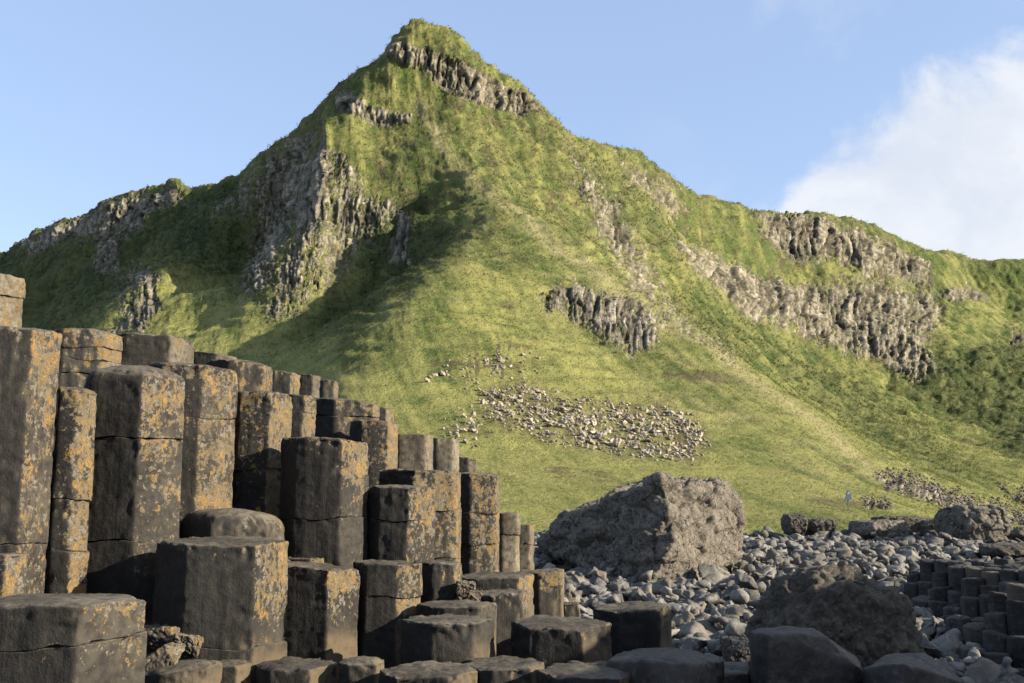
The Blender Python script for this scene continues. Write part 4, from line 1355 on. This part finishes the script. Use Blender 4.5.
w = bpy.data.worlds.new('World'); scene.world = w; w.use_nodes = True
nt = w.node_tree; N = nt.nodes; L = nt.links
bg = N['Background']; bg.inputs['Strength'].default_value = 0.11
sky = N.new('ShaderNodeTexSky'); sky.sky_type = 'NISHITA'; sky.sun_disc = False
sky.sun_elevation = el; sky.sun_rotation = az; sky.air_density = 1.0; sky.dust_density = 0.15; sky.ozone_density = 1.5
tc = N.new('ShaderNodeTexCoord')
def wm(op, a, b=0.0, c=0.0):
    n = N.new('ShaderNodeMath'); n.operation = op
    for i, v in enumerate((a, b, c)):
        if isinstance(v, (int, float)): n.inputs[i].default_value = v
        else: L.new(v, n.inputs[i])
    return n.outputs[0]
sep = N.new('ShaderNodeSeparateXYZ'); L.new(tc.outputs['Generated'], sep.inputs[0])
azr = wm('ARCTAN2', sep.outputs[0], sep.outputs[1])
elv = wm('ARCSINE', sep.outputs[2])
def wn(scale, detail, rough, sc=(1, 1, 1), dist=0.0):
    v = N.new('ShaderNodeVectorMath'); v.operation = 'MULTIPLY'; L.new(tc.outputs['Generated'], v.inputs[0]); v.inputs[1].default_value = sc
    n = N.new('ShaderNodeTexNoise'); L.new(v.outputs[0], n.inputs['Vector']); n.inputs['Scale'].default_value = scale
    n.inputs['Detail'].default_value = detail; n.inputs['Roughness'].default_value = rough; n.inputs['Distortion'].default_value = dist
    return n.outputs['Fac']
# the cloud bank's upper edge as elevation over azimuth
edge = N.new('ShaderNodeFloatCurve'); cm = edge.mapping.curves[0]
def ae(px, py):
    a, b = ray(px, py)
    return math.atan2(a, 1.0), math.atan2(b, math.hypot(1, a))
pts = [(700, 250), (760, 215), (800, 165), (830, 120), (880, 95), (910, 62), (945, 48), (1024, 46), (1150, 30)]
cv = [(0.0, 0.0)] + [((ae(*p)[0]) / 1.2, ae(*p)[1] / 0.8) for p in pts] + [(0.75, 0.62), (1.0, 0.4)]
cv = sorted(cv)
while len(cm.points) > 2: cm.points.remove(cm.points[1])
cm.points[0].location = cv[0]; cm.points[-1].location = cv[-1]
for p in cv[1:-1]: cm.points.new(*p)
edge.mapping.update()
L.new(wm('DIVIDE', azr, 1.2), edge.inputs['Value'])
lim = wm('MULTIPLY', edge.outputs[0], 0.8)
d = wm('SUBTRACT', lim, elv)
n1 = wn(7.0, 7, 0.6, (1, 1, 1.2), 0.3); n2 = wn(3.0, 6, 0.6, (1, 1, 1.6), 0.4)
d = wm('ADD', d, wm('MULTIPLY', wm('SUBTRACT', n1, 0.5), 0.22))
def wr(v, a, b, lo_=0.0, hi_=1.0):
    n = N.new('ShaderNodeMapRange'); n.interpolation_type = 'SMOOTHSTEP'
    L.new(v, n.inputs[0]); n.inputs[1].default_value = a; n.inputs[2].default_value = b; n.inputs[3].default_value = lo_; n.inputs[4].default_value = hi_
    return n.outputs[0]
m1 = wr(d, -0.012, 0.04, 0, 0.96)
wisp = wm('MULTIPLY', wr(n2, 0.45, 0.70, 0, 0.45), wr(azr, 0.1, 0.3))
far_ = wm('MULTIPLY', wr(n2, 0.5, 0.75, 0, 0.5), wr(azr, 0.7, 1.2))
m = wm('MAXIMUM', m1, wisp)
# a second cloud, high at the right
m2 = wm('MULTIPLY', wr(wm('ADD', elv, wm('MULTIPLY', n1, 0.15)), 0.535, 0.60), wr(azr, 0.36, 0.50, 0, 0.8))
m = wm('MAXIMUM', m, m2)
mx = N.new('ShaderNodeMix'); mx.data_type = 'RGBA'
L.new(m, mx.inputs[0]); 
hs = N.new('ShaderNodeMix'); hs.data_type = 'RGBA'; hs.blend_type = 'MULTIPLY'; hs.inputs[0].default_value = 1.0
L.new(sky.outputs[0], hs.inputs[6]); hs.inputs[7].default_value = (1.10, 0.97, 0.95, 1)
flat = N.new('ShaderNodeMix'); flat.data_type = 'RGBA'; flat.inputs[0].default_value = 0.62
L.new(hs.outputs[2], flat.inputs[6]); flat.inputs[7].default_value = (1.45, 2.00, 3.05, 1)
L.new(flat.outputs[2], mx.inputs[6])
cc = N.new('ShaderNodeMix'); cc.data_type = 'RGBA'; L.new(wr(n1, 0.35, 0.65), cc.inputs[0])
cc.inputs[6].default_value = (2.55, 2.75, 3.12, 1); cc.inputs[7].default_value = (3.1, 3.2, 3.38, 1)
L.new(cc.outputs[2], mx.inputs[7])
L.new(mx.outputs[2], bg.inputs['Color'])

cd = bpy.data.cameras.new('camera'); cd.lens = 35; cd.sensor_width = 36; cd.clip_end = 6000; cd.clip_start = 0.05
co = bpy.data.objects.new('camera', cd); col.objects.link(co)
co.location = (0, 0, CAMZ); co.rotation_euler = (math.pi / 2 + PITCH, 0, 0)
scene.camera = co
scene.render.resolution_x = 1024; scene.render.resolution_y = 683
vs = scene.view_settings; vs.view_transform = 'Standard'; vs.look = 'None'; vs.exposure = 1.42; vs.gamma = 1.0
scene.cycles.max_bounces = 5
